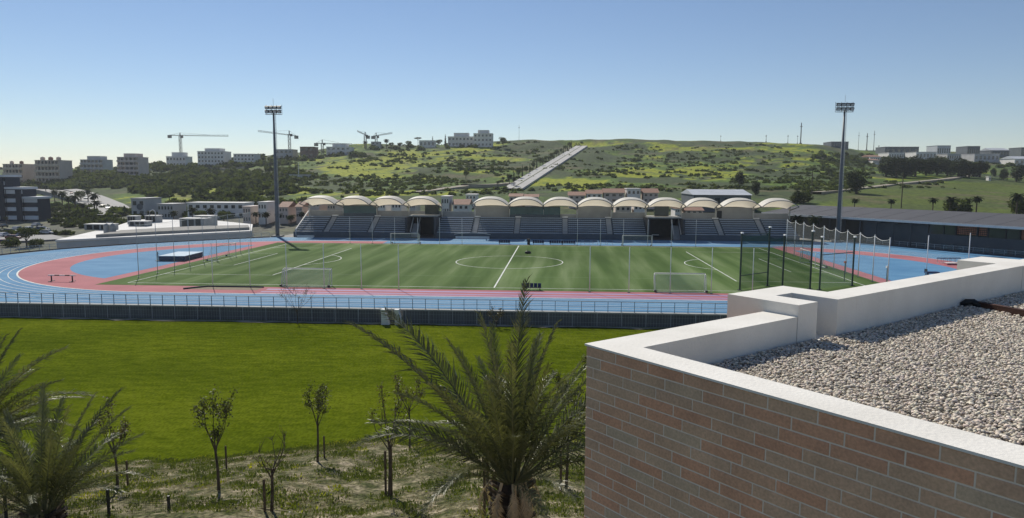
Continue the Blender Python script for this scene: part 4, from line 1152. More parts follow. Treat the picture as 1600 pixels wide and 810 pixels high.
# modern white villa and low wing in front of the hill, left of the stadium
vt_, vp_, vw_, vh_ = block('modern_villa', 'white cubic villa with a dark round mark on its wall, below the left hill', 206, 246, 311, 342, 12, M_GREYR, floors=2, cols=2, dmin=230)
add('round_mark', MB().tube([(vw_*.12, -.14, vh_*.6), (vw_*.12, -.003, vh_*.6)], vh_*.16, 20).v, MB().tube([(vw_*.12, -.14, vh_*.6), (vw_*.12, -.003, vh_*.6)], vh_*.16, 20).f, M_DSHED, vt_, local=True)
block('villa_wing', 'low glazed wing beside the white cubic villa', 247, 292, 320, 344, 10, M_GREYR, floors=2, cols=5, dmin=230)
block('villa_wing', 'long flat white canopy building behind the dark palms', 292, 400, 318, 342, 9, M_WREND, floors=2, cols=8, dmin=230)
# flat roofed building beside the left bend
fz = 1.0
fp_ = [G(u, v, fz) for u, v in ((88, 377), (210, 371.5), (392, 362.5), (394, 352), (330, 345.5), (214, 344.5), (178, 356))]
flat = thing('flat_roof_building', 'low building with bright white flat roofs beside the left bend', 'building', (fp_[1][0], fp_[1][1], -4))
MB().prism([(q[0], q[1]) for q in fp_], -6, fz-.15).build('wall', M_GREYR, flat)
q_ = np.mean(fp_, 0); rfl = MB().prism([tuple(q[:2]+(q_-q)[:2]*-.008) for q in fp_], fz-.145, fz+.25).build('roof', M_WROOF, flat)
st_ = [G(u, v, fz+.26) for u, v in ((150, 371.5), (250, 366), (390, 359.5), (388, 355.5), (300, 357.5), (190, 364))]
MB().prism([(q[0], q[1]) for q in st_], fz+.255, fz+.9).build('roof_step', M_CONC, rfl)
M_AC = mat('plant_unit', (.32, .33, .33), (.24, .25, .25), scale=.6)
for u, v, w_, d_, h_, l in ((300, 356, 6.5, 4, 2.2, 'large grey plant unit on the white roof'), (316, 354, 4.5, 4, 2.6, 'second grey plant unit right of the large one on the white roof'), (236, 348, 3.4, 3, 1.8, 'pale box with a pipe loop on the white roof'), (215, 354, 5, 2.6, 1.2, 'low pale skylight box on the white roof'), (206, 350, 2.5, 2.5, 2.0, 'narrow pale chimney box on the white roof'), (152, 360, 6.5, 3.4, 1.3, 'long dark-shaded skylight near the tank on the roof')):
    q = G(u, v, fz+.25); x, y = q[0], q[1]; t = thing('roof_unit', l, 'roof unit', (x, y, fz+.25))
    MB().box(x-w_/2, x+w_/2, y, y+d_, fz+.3, fz+.3+h_).build('casing', M_AC, t); MB().box(x-w_/2-.1, x+w_/2+.1, y-.1, y+d_+.1, fz+.305+h_, fz+.45+h_).build('lid', M_WROOF, t)
    for j in range(3): MB().box(x-w_*.4+j*w_*.28, x-w_*.4+j*w_*.28+w_*.2, y-.06, y-.003, fz+.45, fz+.2+h_).build('louvre', M_DARK, t)
    MB().box(x-w_/2, x+w_/2, y+.2, y+d_-.2, fz+.24, fz+.298).build('plinth', M_DARK, t)
    if 'loop' in l: MB().tube([(x-.9, y+1, fz+.45+h_), (x-.8, y+1, fz+1.6+h_), (x, y+1, fz+2.1+h_), (x+.8, y+1, fz+1.6+h_), (x+.9, y+1, fz+.45+h_)], .14, 8).build('pipe_loop', M_STEEL, t)
q = G(172, 366, fz+.25); t = thing('roof_tank', 'mottled grey tank standing on the white roof', 'tank', (q[0], q[1], fz+.25))
for j in (-.75, .75): MB().tube([(q[0]+j, q[1], fz+.25), (q[0]+j, q[1], fz+2.2), (q[0]+j, q[1], fz+2.6)], [.65, .65, .3], 12).build('cylinder', M_AC, t)
MB().tube([(q[0]-.75, q[1], fz+2.6), (q[0]-.75, q[1], fz+2.9), (q[0]+.75, q[1], fz+2.9), (q[0]+.75, q[1], fz+2.6)], .08, 6).build('pipe', M_STEEL, t)

# houses behind the grandstand
HG = 'houses behind the grandstand'
hs = [(404, 428, 317, 345, M_WREND, 'flat', 'white flat house just left of the floodlight mast foot'), (436, 462, 316, 344, M_PINKR, 'gable', 'pinkish house right of the floodlight mast foot'), (463, 480, 316, 342, M_PINKR, 'gable', 'small pinkish house left of the first canopy'),
      (380, 402, 324, 350, M_PINKR, 'flat', 'low pink house behind the fence left of the mast'), (484, 512, 315, 338, M_PINKR, 'flat', 'pinkish house seen under the first canopy'), (512, 534, 313, 338, M_CREAM, 'gable', 'cream house at the right under the first canopy'),
      (590, 612, 318, 338, M_WREND, 'flat', 'white house at left under the third canopy'), (612, 636, 318, 338, M_WREND, 'flat', 'white house at right under the third canopy'), (640, 656, 318, 338, M_GREYR, 'flat', 'grey house under the fourth canopy'),
      (690, 708, 308, 338, M_WREND, 'flat', 'tall white house with curved gable at left of the canopy gap'), (708, 738, 312, 340, M_WREND, 'gable', 'wide white house in the middle of the canopy gap'), (728, 748, 305, 322, M_WREND, 'flat', 'pale house above the gap, behind the wide white one'),
      (796, 818, 303, 318, M_PINKR, 'gable', 'pale house peeking above the canopies below the hill road'), (820, 842, 304, 318, M_WREND, 'gable', 'second pale house above the canopies right of the hill road foot'), (888, 914, 300, 320, M_PINKR, 'gable', 'pinkish terrace house at the left of the row above the canopies'), (915, 940, 297, 318, M_WREND, 'gable', 'white terrace house second in the row above the canopies'),
      (941, 975, 295, 318, M_PINKR, 'gable', 'long pinkish terrace house in the middle of the row above the canopies'), (976, 1000, 296, 318, M_WREND, 'flat', 'white terrace house near the right of the row'), (1001, 1028, 295, 318, M_PINKR, 'gable', 'pinkish terrace house at the right end of the row'),
      (958, 985, 322, 342, M_CREAM, 'flat', 'stone coloured house under the right canopies'), (986, 1010, 320, 342, M_WREND, 'flat', 'white house with balconies under the right canopies'), (1048, 1064, 320, 342, M_WREND, 'gable', 'white house right of the second tunnel'), (1064, 1098, 324, 342, M_CREAM, 'gable', 'low cream house under the canopy right of the second tunnel')]
for u0, u1, vt, vb, m_, rf_, l in hs:
    far_ = vb < 325
    block('house', l, u0, u1, vt, vb, 9, m_, cat='house', floors=2 if vb-vt > 16 else 1, cols=3, roof=rf_, group=HG, Ypos=150 if far_ else 115, basez=None)
block('warehouse', 'large pale metal warehouse roof above the right canopies', 1062, 1172, 297, 325, 26, M_DSHED, roof='gable', roofm=M_SHED, floors=1, cols=6, Ypos=140)
# industrial estate on the right skyline
IG = 'industrial sheds on the right skyline'
for u0, u1, vt, vb, m_, rm, l in [(1286, 1325, 222, 232, M_DSHED, M_DSHED, 'flat dark shed behind the right floodlight mast'), (1368, 1434, 230, 243, M_DSHED, M_DSHED, 'long dark shed at the left of the industrial estate'), (1448, 1484, 228, 246, M_SHED, M_DSHED, 'pale shed with dark roof in the middle of the estate'), (1496, 1530, 229, 246, M_DSHED, M_DSHED, 'dark shed right of the middle of the estate'), (1530, 1576, 231, 246, M_DSHED, M_SHED, 'wide grey shed near the right edge of the estate'), (1576, 1640, 231, 246, M_DSHED, M_DSHED, 'dark shed at the right edge of the skyline'),
                                 (1372, 1412, 239, 250, M_WREND, M_WROOF, 'low white workshop in front of the long dark shed'), (1414, 1462, 238, 250, M_WREND, M_WROOF, 'white workshop with wide pale roof'), (1464, 1500, 241, 252, M_GREYR, M_WROOF, 'grey workshop below the pale shed'), (1502, 1560, 241, 254, M_GREYR, M_WROOF, 'long pale workshop below the dark shed'), (1562, 1630, 244, 260, M_WREND, M_SHED, 'pale workshop low at the right edge'), (1346, 1376, 242, 254, M_WREND, M_TILE, 'white house with brown roof left of the estate'), (1356, 1374, 248, 257, M_WREND, M_TILE, 'small white house below the brown roofed one')]:
    block('industrial_shed' if 'shed' in l else 'workshop' if 'workshop' in l else 'house', l, u0, u1, vt, vb, 22, m_, roof='gable' if rm in (M_SHED, M_TILE) else 'flat', roofm=rm, floors=1, cols=6, group=IG, dmin=520)
block('hut', 'tiny white hut on the green slope at right', 1542, 1548, 277, 283, 3, M_WREND, floors=1, cols=1, dmin=300)
block('bunker', 'low pale wall beneath the mast on the left hill slope', 452, 490, 276, 280, 5, M_GREYR, floors=1, cols=2, dmin=300)

# ------------------------------------------------------------------ cranes, masts, poles
M_CRANE = mat('crane_steel', (.16, .16, .16), (.12, .12, .12), scale=1)


def crane(u, vtop, vbase, uj0, vj0, uj1, vj1, label):
    p = T(u, vbase, 430); k = mpp(p); x, y, z = p; zt_ = CH+ray(u, vtop)[2]*(y-CY)/ray(u, vtop)[1]
    t = thing('tower_crane', label, 'crane', (x, y, z))
    pos = lambda uu, vv: np.array(Dy(uu, vv, y))
    mb = MB(); w_ = .9
    for sx in (-1, 1):
        for sy in (-1, 1): mb.bar((x+sx*w_, y+sy*w_, z-1), (x+sx*w_, y+sy*w_, zt_-1), .32)
    zz = z; f = 1
    while zz < zt_-3: mb.bar((x-w_*f, y-w_, zz), (x+w_*f, y-w_, zz+2.2), .22); zz += 2.2; f = -f
    mb.build('mast', M_CRANE, t)
    a, b_ = pos(uj0, vj0), pos(uj1, vj1); jb = MB()
    for dz in (0, 1.3): jb.bar(a+np.array([0, 0, dz*.3]), b_+np.array([0, 0, dz]), .3)
    for i in range(24):
        q0 = a*(1-i/24)+b_*(i/24); q1 = a*(1-(i+1)/24)+b_*((i+1)/24); jb.bar(q0+np.array([0, 0, .0 if i % 2 else .9]), q1+np.array([0, 0, .9 if i % 2 else 0]), .18)
    jb.build('jib', M_CRANE, t)
    MB().bar((x, y, zt_-1.5), (x, y, zt_+2), .7).build('apex', M_CRANE, t)
    lo = a if abs(a[0]-x) < abs(b_[0]-x) else b_; hi_ = b_ if lo is a else a
    MB().box(lo[0]-1.6, lo[0]+1.6, y-1, y+1, lo[2]-2.4, lo[2]+.4).build('counterweight', M_CONC, t)
    MB().bar((x, y, zt_+2), hi_*.55+np.array([x, y, zt_])*.45+np.array([0, 0, 1]), .14).bar((x, y, zt_+2), lo+np.array([0, 0, .4]), .14).build('tie', M_CRANE, t)
    MB().box(x+.9, x+2.6, y-1, y+1, zt_-3, zt_-.9).build('cab', M_CRANE, t)


crane(283, 211, 246, 265, 212, 357, 213.5, 'tower crane with long level jib at left above the white block')
crane(453, 208, 244, 463, 213, 403, 206, 'tower crane right behind the floodlight mast')
crane(504, 222, 242, 494, 224.5, 550, 227, 'short tower crane over the low white villa')
crane(571, 210, 232, 575, 213, 558, 206, 'small crane with raised short jib on the ridge')
crane(588, 211, 228, 583, 213.5, 613, 209, 'small crane over the concrete house shell')
for u, v0, v1, l, r_ in [(811, 220, 196, 'thin antenna mast on the ridge above the hill road', .12), (1126, 221, 212, 'short antenna on the ridge, left of three', .12), (1197, 220, 209, 'short antenna on the ridge, middle of three', .25), (1251, 221, 189, 'tall dark chimney-like mast on the ridge', .5), (1231, 221, 208, 'thin mast left of the tall dark one', .2), (1246, 221, 208, 'thin mast touching the tall dark one', .15), (1341, 232, 205, 'faint lattice mast right of the floodlight, left of three', .2), (1354, 234, 208, 'lattice mast right of the floodlight, middle of three', .5), (1365, 234, 204, 'lattice mast right of the floodlight, right of three', .3), (1373, 234, 226, 'small mast on the estate roof line', .3)]:
    p = T(u, v0, 520); h = (v0-v1)*mpp(p); t = thing('radio_mast', l, 'mast', p); x, y, z = p
    MB().tube([(x, y, z-1), (x, y, z+h)], [r_*1.1, r_*.8], 6).build('mast', M_CRANE, t)
    MB().box(x-r_*2, x+r_*2, y-r_*2, y+r_*2, z-1, z+.8).build('footing', M_CONC, t)
    MB().box(x-r_*1.8-.3, x+r_*1.8+.3, y-.3, y+.3, z+h*.8, z+h*.8+.5).build('antenna', M_CRANE, t)
for u, v0, v1, l, ym in [(1408, 326, 272, 'tall wooden pole behind the grey sports hall', None), (467, 280, 255, 'white slim mast on the left hill slope', None), (1268, 305, 264, 'thin pole left of the right floodlight mast', None)]:
    p = T(u, v0, 200); h = (v0-v1)*mpp(p); x, y, z = p; t = thing('utility_pole', l, 'pole', p)
    MB().tube([(x, y, z-.5), (x, y, z+h)], [.2, .14], 7).build('pole', M_POSTW if u == 467 else M_BARK, t)
    MB().box(x-.7, x+.7, y-.08, y+.08, z+h*.93, z+h*.93+.15).build('crossarm', M_BARK, t)

# ------------------------------------------------------------------ trees that stand out
tree_px('dense', 1338, 303, 263, 'large dark bushy tree standing alone on the path at right', wide=1.6, dmin=250)
for i, u in enumerate((1384, 1400, 1414, 1430, 1447, 1464, 1480, 1497, 1514, 1531)):
    tree_px('dense', u, 276+2*math.sin(i), (246, 243, 248, 242, 247, 243, 249, 246, 251, 250)[i], f'dark tree in the belt below the industrial estate, {nth(i, 10)}', 'tree belt below the industrial estate', 1.75, 380)
for i, (u, v0, v1) in enumerate(((1568, 282, 262), (1588, 284, 254), (1606, 284, 252), (1552, 276, 262))):
    tree_px('dense', u, v0, v1, ['dark tree at the right edge beyond the slope, nearest the estate', 'large dark tree at the right edge beyond the slope', 'dark tree cut by the right edge', 'small dark tree right of the tree belt'][i], wide=1.2, dmin=330)
for i, (u, v0, v1, kn) in enumerate(((1335, 331, 309, 'palm'), (1392, 332, 310, 'palm'), (1457, 333, 308, 'palm'), (1484, 334, 306, 'palm'), (1497, 334, 310, 'bush'), (1510, 334, 309, 'palm'), (1525, 334, 305, 'palm'), (1588, 338, 300, 'palm'), (1600, 336, 308, 'bush'), (1252, 318, 298, 'bush'))):
    ph = {'palm': 'palm', 'bush': 'bush'}[kn]
    tree_px(kn, u, v0, v1, f'dark {ph} behind the grey hall roof, {nth(i, 9)} of the row' if i < 9 else 'dark bush at the left end of the grey hall roof', 'plants behind the hall roof', 1.3, 190)
for u, l in ((1252, 'palm in front of the hall columns, left of a pair'), (1279, 'palm in front of the hall columns, right of a pair')):
    q = Dy(u, 366, 47.5); tree('palm', (q[0], 50.5, -.01), 6.3, l, wide=1.1)
for u, v0, v1, kn, l in [(653, 224, 211, 'umbrella', 'umbrella pine on the ridge right of the cranes'), (604, 233, 217, 'palm', 'palm on the ridge beside the concrete house'), (571, 234, 220, 'palm', 'palm on the ridge left of the concrete house'), (638, 232, 219, 'round', 'round dark tree on the ridge left of the umbrella pine'), (612, 233, 222, 'round', 'low round tree on the ridge right of the palm'), (625, 233, 222, 'round', 'low round tree on the ridge between palm and pine'),
                         (676, 230, 214, 'cypress', 'short cypress left of the tall cypress'), (696, 230, 211, 'cypress', 'tall cypress on the ridge beside the white villas'), (686, 231, 217, 'round', 'dark tree between the two cypresses'), (728, 281, 266, 'round', 'dark round tree on the slope above the pale road'), (786, 231, 213, 'round', 'tree right of the white villa block on the ridge'), (1155, 290, 266, 'dense', 'big dark tree above the warehouse'), (1180, 305, 282, 'dense', 'dark tree right of the warehouse'), (1295, 276, 262, 'round', 'dark round tree on the slope left of the right mast'), (1245, 318, 296, 'dense', 'dark tree beyond the last canopy')]:
    tree_px(kn, u, v0, v1, l, wide=1.15, dmin=230)
# street palms and trees by the avenue
for i, (u, v0, v1, kn) in enumerate([(98, 326, 297, 'palm'), (108, 332, 305, 'palm'), (118, 334, 303, 'palm'), (127, 318, 296, 'round'), (138, 318, 294, 'palm'), (148, 330, 300, 'palm'), (152, 336, 312, 'palm'), (86, 318, 296, 'palm'), (72, 306, 288, 'palm'), (62, 300, 282, 'palm'), (130, 338, 316, 'palm'), (24, 300, 276, 'palm')]):
    tree_px(kn, u, v0, v1, f'dark street {"palm" if kn == "palm" else "tree"} by the avenue at left, {nth(sorted([98, 108, 118, 127, 138, 148, 152, 86, 72, 62, 130, 24]).index(u), 12)} of twelve', 'street trees along the avenue', 1.2, 210)
for u, v0, v1, kn, l in [(42, 388, 352, 'round', 'broad round tree in the car park at left'), (18, 386, 370, 'bush', 'clipped dark bush left of the round car park tree'), (57, 386, 372, 'bush', 'clipped dark bush right of the round car park tree'), (10, 352, 338, 'palm', 'small palm in front of the striped office'), (375, 322, 293, 'round', 'dark tree behind the long white canopy building'), (370, 318, 296, 'cypress', 'dark upright tree behind the long white canopy building'),
                         (236, 352, 328, 'palm', 'dark palm in front of the cubic villa'), (272, 352, 328, 'palm', 'dark palm in front of the glazed wing'), (302, 350, 322, 'palm', 'tall dark palm left of the canopy building centre'), (314, 352, 326, 'round', 'dark tree behind the roof plant units'), (330, 352, 324, 'palm', 'dark palm behind the roof plant units'), (350, 352, 328, 'round', 'brownish tree right of the roof plant units'), (218, 352, 334, 'round', 'dull green tree left of the cubic villa palms'), (400, 352, 330, 'palm', 'dark palm left of the mast foot'), (416, 354, 330, 'palm', 'dark palm at the left of the mast foot'), (436, 354, 332, 'palm', 'dark palm at the right of the mast foot'), (472, 352, 330, 'palm', 'dark palm beside the left stand flank'), (455, 352, 334, 'round', 'dark tree left of the stand flank')]:
    tree_px(kn, u, v0, v1, l, wide=1.25, dmin=195)
# small trees lining the hill road
for i in range(4, 48, 2):
    x, y = rx[i]+rnx[i]*7, ry[i]+rny[i]*7
    tree('cypress' if i % 4 else 'round', (x, y, float(terrain(x, y))), 5.5+R.random()*2, f'small dark tree lining the steep hill road, {M_ORD[i//2-2] or "first "}from its foot', 'trees lining the hill road', .8)
for i, (u, v0, v1) in enumerate(((796, 291, 272), (803, 294, 276), (786, 290, 276), (778, 296, 282))):
    tree_px('palm', u, v0, v1, f'slim palm at the foot of the hill road, {nth([2, 3, 1, 0][i], 4)} of four', 'palms at the foot of the hill road', 1., 280)

# ------------------------------------------------------------------ cars
CARC = [mat(f'car_paint_{i}', c, tuple(q*.9 for q in c), rough=.3, spec=.6) for i, c in enumerate([(.6, .6, .6), (.05, .055, .06), (.3, .31, .33), (.16, .03, .03), (.05, .08, .16)])]
CT = [None]*5


def car(p, rz, label, group, i):
    t = thing('parked_car', label, 'car', p, group); t.rotation_euler = (0, 0, rz)
    if CT[i] is None:
        prof = [(-2.1, .35), (2.1, .35), (2.15, .75), (1.2, .9), (.6, 1.4), (-1.3, 1.42), (-1.9, .95), (-2.15, .85)]
        V = [(x, s*.85*(1 if z < 1 else .82), z) for s in (-1, 1) for x, z in prof]; k = len(prof)
        Fc = [tuple(range(k)), tuple(range(2*k-1, k-1, -1))]+[(j, k+j, k+(j+1) % k, (j+1) % k) for j in range(k)]
        body = mesh_data('body', V, Fc, CARC[i])
        gl = MB(); gl.quad((1.15, -.72, .95), (1.15, .72, .95), (.66, .66, 1.36), (.66, -.66, 1.36)); gl.v = [(a+.012, b_, c_+.02) for a, b_, c_ in gl.v]
        for s in (-1, 1): gl.quad((1.0, s*.86, .93), (-1.6, s*.86, .95), (-1.25, s*.73, 1.37), (.55, s*.73, 1.36))
        CT[i] = (body, gl.data('window', M_GLASSD), MB().tube([(0, -.1, 0), (0, .1, 0)], .33, 12).data('wheel', M_DARK))
    for nm, me, l in [('body', CT[i][0], (0, 0, 0)), ('window', CT[i][1], (0, 0, 0))]+[('wheel', CT[i][2], (x, y, .33)) for x in (-1.35, 1.35) for y in (-.8, .8)]:
        o = bpy.data.objects.new(nm, me); COL.objects.link(o); o.parent = t; o.location = l


cr_ = random.Random(5)
cl_ = ['pale', 'black', 'grey', 'dark red', 'dark blue']
for i, (u, v) in enumerate(((6, 372), (16, 366), (28, 362), (8, 384), (36, 372), (46, 362), (4, 358), (58, 356), (22, 376), (66, 362), (74, 368), (-6, 366))):
    p = T(u, v, 150); p[2] += .32; c = i % 5
    car(p, cr_.choice((.1, .15, 1.7)), f'{cl_[c]} car in the car park at far left, {nth(sorted([6, 16, 28, 8, 36, 46, 4, 58, 22, 66, 74, -6]).index(u), 12)} of twelve', 'cars in the car park at left', c)
for i, (u, v) in enumerate(((122, 308), (134, 313), (146, 318), (160, 325), (112, 305), (168, 329))):
    p = T(u, v, 200); p[2] += .6; car(p, 2.2, f'{cl_[(i*2) % 5]} car on the avenue at left, {nth(sorted([122, 134, 146, 160, 112, 168]).index(u), 6)} of six', 'cars on the avenue', (i*2) % 5)
# ------------------------------------------------------------------ brick building with white parapet and gravel roof
ZC = CH-1.07; ZR = CH-.977; ZG = CH-1.285
RA = np.array([CX+.19, CY+4.57, 0]); e1 = np.array([.645, -.764, 0]); e2 = np.array([.764, .645, 0]); e3 = np.array([0, 0, 1.])
bld = thing('brick_building', 'brick building with white parapet and gravel roof, close by on the right', 'building', (RA[0], RA[1], 0))
RP = lambda s, t, z: tuple(RA+e1*s+e2*t+e3*z)


def rbox(mb, s0, s1, t0, t1, z0, z1): return mb.fbox(RA, e1, e2, e3, s0, s1, t0, t1, z0, z1)


M_MORT = mat('mortar', (.82, .71, .58), (.75, .64, .52), scale=8, rough=.95)
M_BRICK = bpy.data.materials.new('brick'); M_BRICK.use_nodes = True
n = M_BRICK.node_tree.nodes; L = M_BRICK.node_tree.links; b = n['Principled BSDF']; b.inputs['Roughness'].default_value = .75; b.inputs['Specular IOR Level'].default_value = .25
geo = n.new('ShaderNodeNewGeometry'); oi = n.new('ShaderNodeObjectInfo')
cr = n.new('ShaderNodeValToRGB'); e = cr.color_ramp.elements; cr.color_ramp.interpolation = 'LINEAR'
stops = [(0, (.63, .335, .21)), (.2, (.66, .36, .225)), (.38, (.60, .395, .26)), (.55, (.65, .41, .27)), (.72, (.56, .425, .295)), (.88, (.63, .34, .215)), (1, (.55, .415, .29))]
e[0].position = 0; e[0].color = (*stops[0][1], 1); e[1].position = 1; e[1].color = (*stops[-1][1], 1)
for p_, c_ in stops[1:-1]: q = e.new(p_); q.color = (*c_, 1)
at = n.new('ShaderNodeAttribute'); at.attribute_name = 'tone'
ad = n.new('ShaderNodeMath'); ad.operation = 'ADD'; L.new(oi.outputs['Random'], ad.inputs[0]); L.new(at.outputs['Fac'], ad.inputs[1])
fr = n.new('ShaderNodeMath'); fr.operation = 'FRACT'; L.new(ad.outputs[0], fr.inputs[0]); L.new(fr.outputs[0], cr.inputs[0])
v1 = _mix('MULTIPLY', 1, _ramp(_noise(5, (1, 1, 1.4), 6), [(.3, (.90, .90, .90)), (.7, (1.09, 1.08, 1.07))]), _ramp(_noise(2.2, (1, 1, .25), 6), [(.34, (.90, .91, .92)), (.6, (1.05, 1.05, 1.04))])); v2 = _ramp(_noise(70, (1, 1, 1), 4), [(.3, (.86, .86, .86)), (.7, (1.12, 1.12, 1.12))])
L.new(_mix('MULTIPLY', 1, _mix('MULTIPLY', 1, cr.outputs[0], v1), v2), b.inputs['Base Color'])
bp = n.new('ShaderNodeBump'); bp.inputs['Strength'].default_value = .35; bp.inputs['Distance'].default_value = .004; L.new(_noise(110, (1, 1, 1), 5), bp.inputs['Height']); L.new(bp.outputs[0], b.inputs['Normal'])

wl = rbox(MB(), .004, 7.5, .0, .25, -1, ZC-.012).build('wall', M_MORT, bld, origin=RP(0, 0, 0))
BLn, BHt, J = .268, .068, .0076


def brick_shape(l, h, d=.03, c=.0025):
    """bevelled brick face, local: x along wall, y into wall (front at 0), z up"""
    mb = MB(); x, z = l/2, h/2
    mb.v = [(-x, c, -z), (x, c, -z), (x, c, z), (-x, c, z), (-x+c, 0, -z+c), (x-c, 0, -z+c), (x-c, 0, z-c), (-x+c, 0, z-c), (-x, d, -z), (x, d, -z), (x, d, z), (-x, d, z)]
    mb.f = [(4, 5, 6, 7), (0, 1, 5, 4), (1, 2, 6, 5), (2, 3, 7, 6), (3, 0, 4, 7), (0, 8, 9, 1), (1, 9, 10, 2), (2, 10, 11, 3), (3, 11, 8, 0)]
    return mb


bfull = brick_shape(BLn-J, BHt-J).data('brick', M_BRICK); bhalf = brick_shape(BLn/2-J, BHt-J).data('brick', M_BRICK); bq = brick_shape(BLn*.25-J, BHt-J).data('brick', M_BRICK)
rz_front = math.atan2(e1[1], e1[0]); rest_v, rest_f, tones = [], [], []


def rest_brick(o, ax, ay, l):
    s_ = brick_shape(l-J, BHt-J); k = len(rest_v)
    for v in s_.v: rest_v.append(tuple(np.array(o)+ax*v[0]+ay*v[1]+e3*v[2]))
    for f_ in s_.f: rest_f.append(tuple(k+i for i in f_)); tones.append(R.random())


cnt = 0
for row in range(0, 60):
    z = ZC-.012-BHt*(row+.5)
    st = (0, .5, .25, .75)[row % 4]; s = 0.
    first = st*BLn if st else BLn
    while s < 4.4:
        l = first if s == 0 else BLn
        if row < 21 and s < 3.2-.05*row and cnt < 300:
            me = bfull if l == BLn else bhalf if abs(l-BLn/2) < .01 else bq
            if abs(l-BLn*.75) < .01: me = brick_shape(BLn*.75-J, BHt-J).data('brick', M_BRICK) if 'b75' not in MATS else MATS['b75']; MATS['b75'] = me
            dpt = (R.random()-.5)*.002
            shared('brick', me, wl, RP(s+l/2, -.003+dpt, z), rz_front); cnt += 1
        elif row < 48: rest_brick(RP(s+l/2, -.003, z), e1, e2, l)
        s += l
    # return face
    t = .02
    while t < 2.0:
        if row < 40: rest_brick(RP(.0, t+BLn/2+(.12 if row % 2 else 0), z), -e2, e1, BLn)
        t += BLn
ro = kind(add('brick_courses', rest_v, rest_f, M_BRICK, wl), 'stuff')
ta = ro.data.attributes.new('tone', 'FLOAT', 'FACE'); ta.data.foreach_set('value', tones)
rbox(MB(), .02, .25, .26, 1.94, -1, ZC-.012).build('side_wall', M_MORT, bld)
M_PARA = mat('parapet_render', (.78, .755, .70), (.70, .675, .62), scale=2.2, rough=.8, bump=.12, bscale=45, detail=7)
# copings: front run, left run
pr_ = MB(); rbox(pr_, -.008, 7.6, -.008, .225, ZC-.012, ZC); rbox(pr_, .26, 7.6, .03, .222, ZG-.2, ZC-.0125)
pr_.build('front_parapet', M_PARA, bld)
pr_ = MB(); rbox(pr_, -.008, .285, .2255, 1.95, ZC-.012, ZC); rbox(pr_, .02, .2845, .226, 1.95, ZG-.2, ZC-.0125)
pr_.build('left_parapet', M_PARA, bld)
# raised block with slot, then the second run and its return
pr_ = MB(); rbox(pr_, -.37, .29, 1.953, 2.22, ZG-.6, ZR); rbox(pr_, -.37, -.09, 2.22, 2.46, ZG-.6, ZR); rbox(pr_, -.37, .325, 2.46, 2.76, ZG-.6, ZR)
rbox(pr_, -.09, .29, 2.22, 2.46, ZG-.6, ZG-.01); pr_.build('raised_block', M_PARA, bld)
pr_ = MB(); rbox(pr_, .06, .325, 2.762, 6.4, ZG-.6, ZR); rbox(pr_, -.36, .33, 6.402, 7.1, ZG-.6, ZR); rbox(pr_, .06, .33, 7.102, 12, ZG-.6, ZR); pr_.build('rear_parapet', M_PARA, bld)
# walls under the parapets
ww = MB(); rbox(ww, -.35, .05, 1.97, 2.75, -1, ZG-.6); rbox(ww, .075, .3, 2.77, 12, -1, ZG-.6); rbox(ww, -.34, .05, 6.42, 7.08, -1, ZG-.6); ww.build('outer_wall', M_MORT, bld)
rbox(MB(), .2, 7.5, .2, 12, ZG-.3, ZG-.02).build('roof_slab', mat('roof_bed', (.30, .28, .25), (.2, .19, .17), scale=20), bld)
# gravel
gs, gt = [], []
N = 105000
s_ = rng.random(N*2); t_ = rng.random(N*2)
S_ = .2+s_*6.4; T_ = .19+t_*9.6
# the camera's side of the roof gets the stones
rel = (RA[None, :2]+S_[:, None]*e1[None, :2]+T_[:, None]*e2[None, :2])-CAM[None, :2]
fwd_ = rel@FWD; ok = (fwd_ > 1.5)&((rel@RGT)/np.maximum(fwd_, .1) < .95)&((S_ > .28)|(T_ > 0)); ok &= ~((S_ < .3)&(T_ < 2.4)) & ~((S_ < .34)&(T_ >= 2.4)) & ~(T_ < .235)
S_, T_ = S_[ok], T_[ok]; nS = len(S_)
ico = np.array([(0, -1, 1.618), (0, 1, 1.618), (0, -1, -1.618), (0, 1, -1.618), (1.618, 0, 1), (-1.618, 0, 1), (1.618, 0, -1), (-1.618, 0, -1), (1, 1.618, 0), (-1, 1.618, 0), (1, -1.618, 0), (-1, -1.618, 0)])/1.902
icof = np.array([(0, 4, 1), (0, 5, 4)]) if False else None
from itertools import combinations
icof = []
for a, b_, c_ in combinations(range(12), 3):
    d1, d2, d3 = [np.linalg.norm(ico[x]-ico[y]) for x, y in ((a, b_), (b_, c_), (a, c_))]
    if max(d1, d2, d3) < 1.06:
        nn = np.cross(ico[b_]-ico[a], ico[c_]-ico[a]); icof.append((a, b_, c_) if nn@ico[a] > 0 else (a, c_, b_))
icof = np.array(icof)
rad = .0065+.0075*rng.random(nS)**1.6
pv = ico[None]*(1+.28*(rng.random((nS, 12, 1))-.5)); sc = np.stack([.8+.6*rng.random(nS), .8+.5*rng.random(nS), .55+.35*rng.random(nS)], -1)
pv = pv*sc[:, None]*rad[:, None, None]
th = rng.random(nS)*6.283; c_, s2 = np.cos(th)[:, None], np.sin(th)[:, None]
px_, py_ = pv[..., 0]*c_-pv[..., 1]*s2, pv[..., 0]*s2+pv[..., 1]*c_
base = RA[None]+S_[:, None]*e1+T_[:, None]*e2
gzv = ZG-.004+rng.random(nS)*.016+.02*(fbm(S_*2, T_*2)-.4)
pv = np.stack([px_+base[:, None, 0], py_+base[:, None, 1], pv[..., 2]+gzv[:, None]], -1)
fc = (icof[None]+12*np.arange(nS)[:, None, None]).reshape(-1, 3)
M_GRAV = mat('gravel', (1.1, 1.1, 1.08), (.85, .84, .82), scale=30, rough=.85, attr='tone')
gr = add('roof_gravel', pv.reshape(-1, 3), fc, M_GRAV)
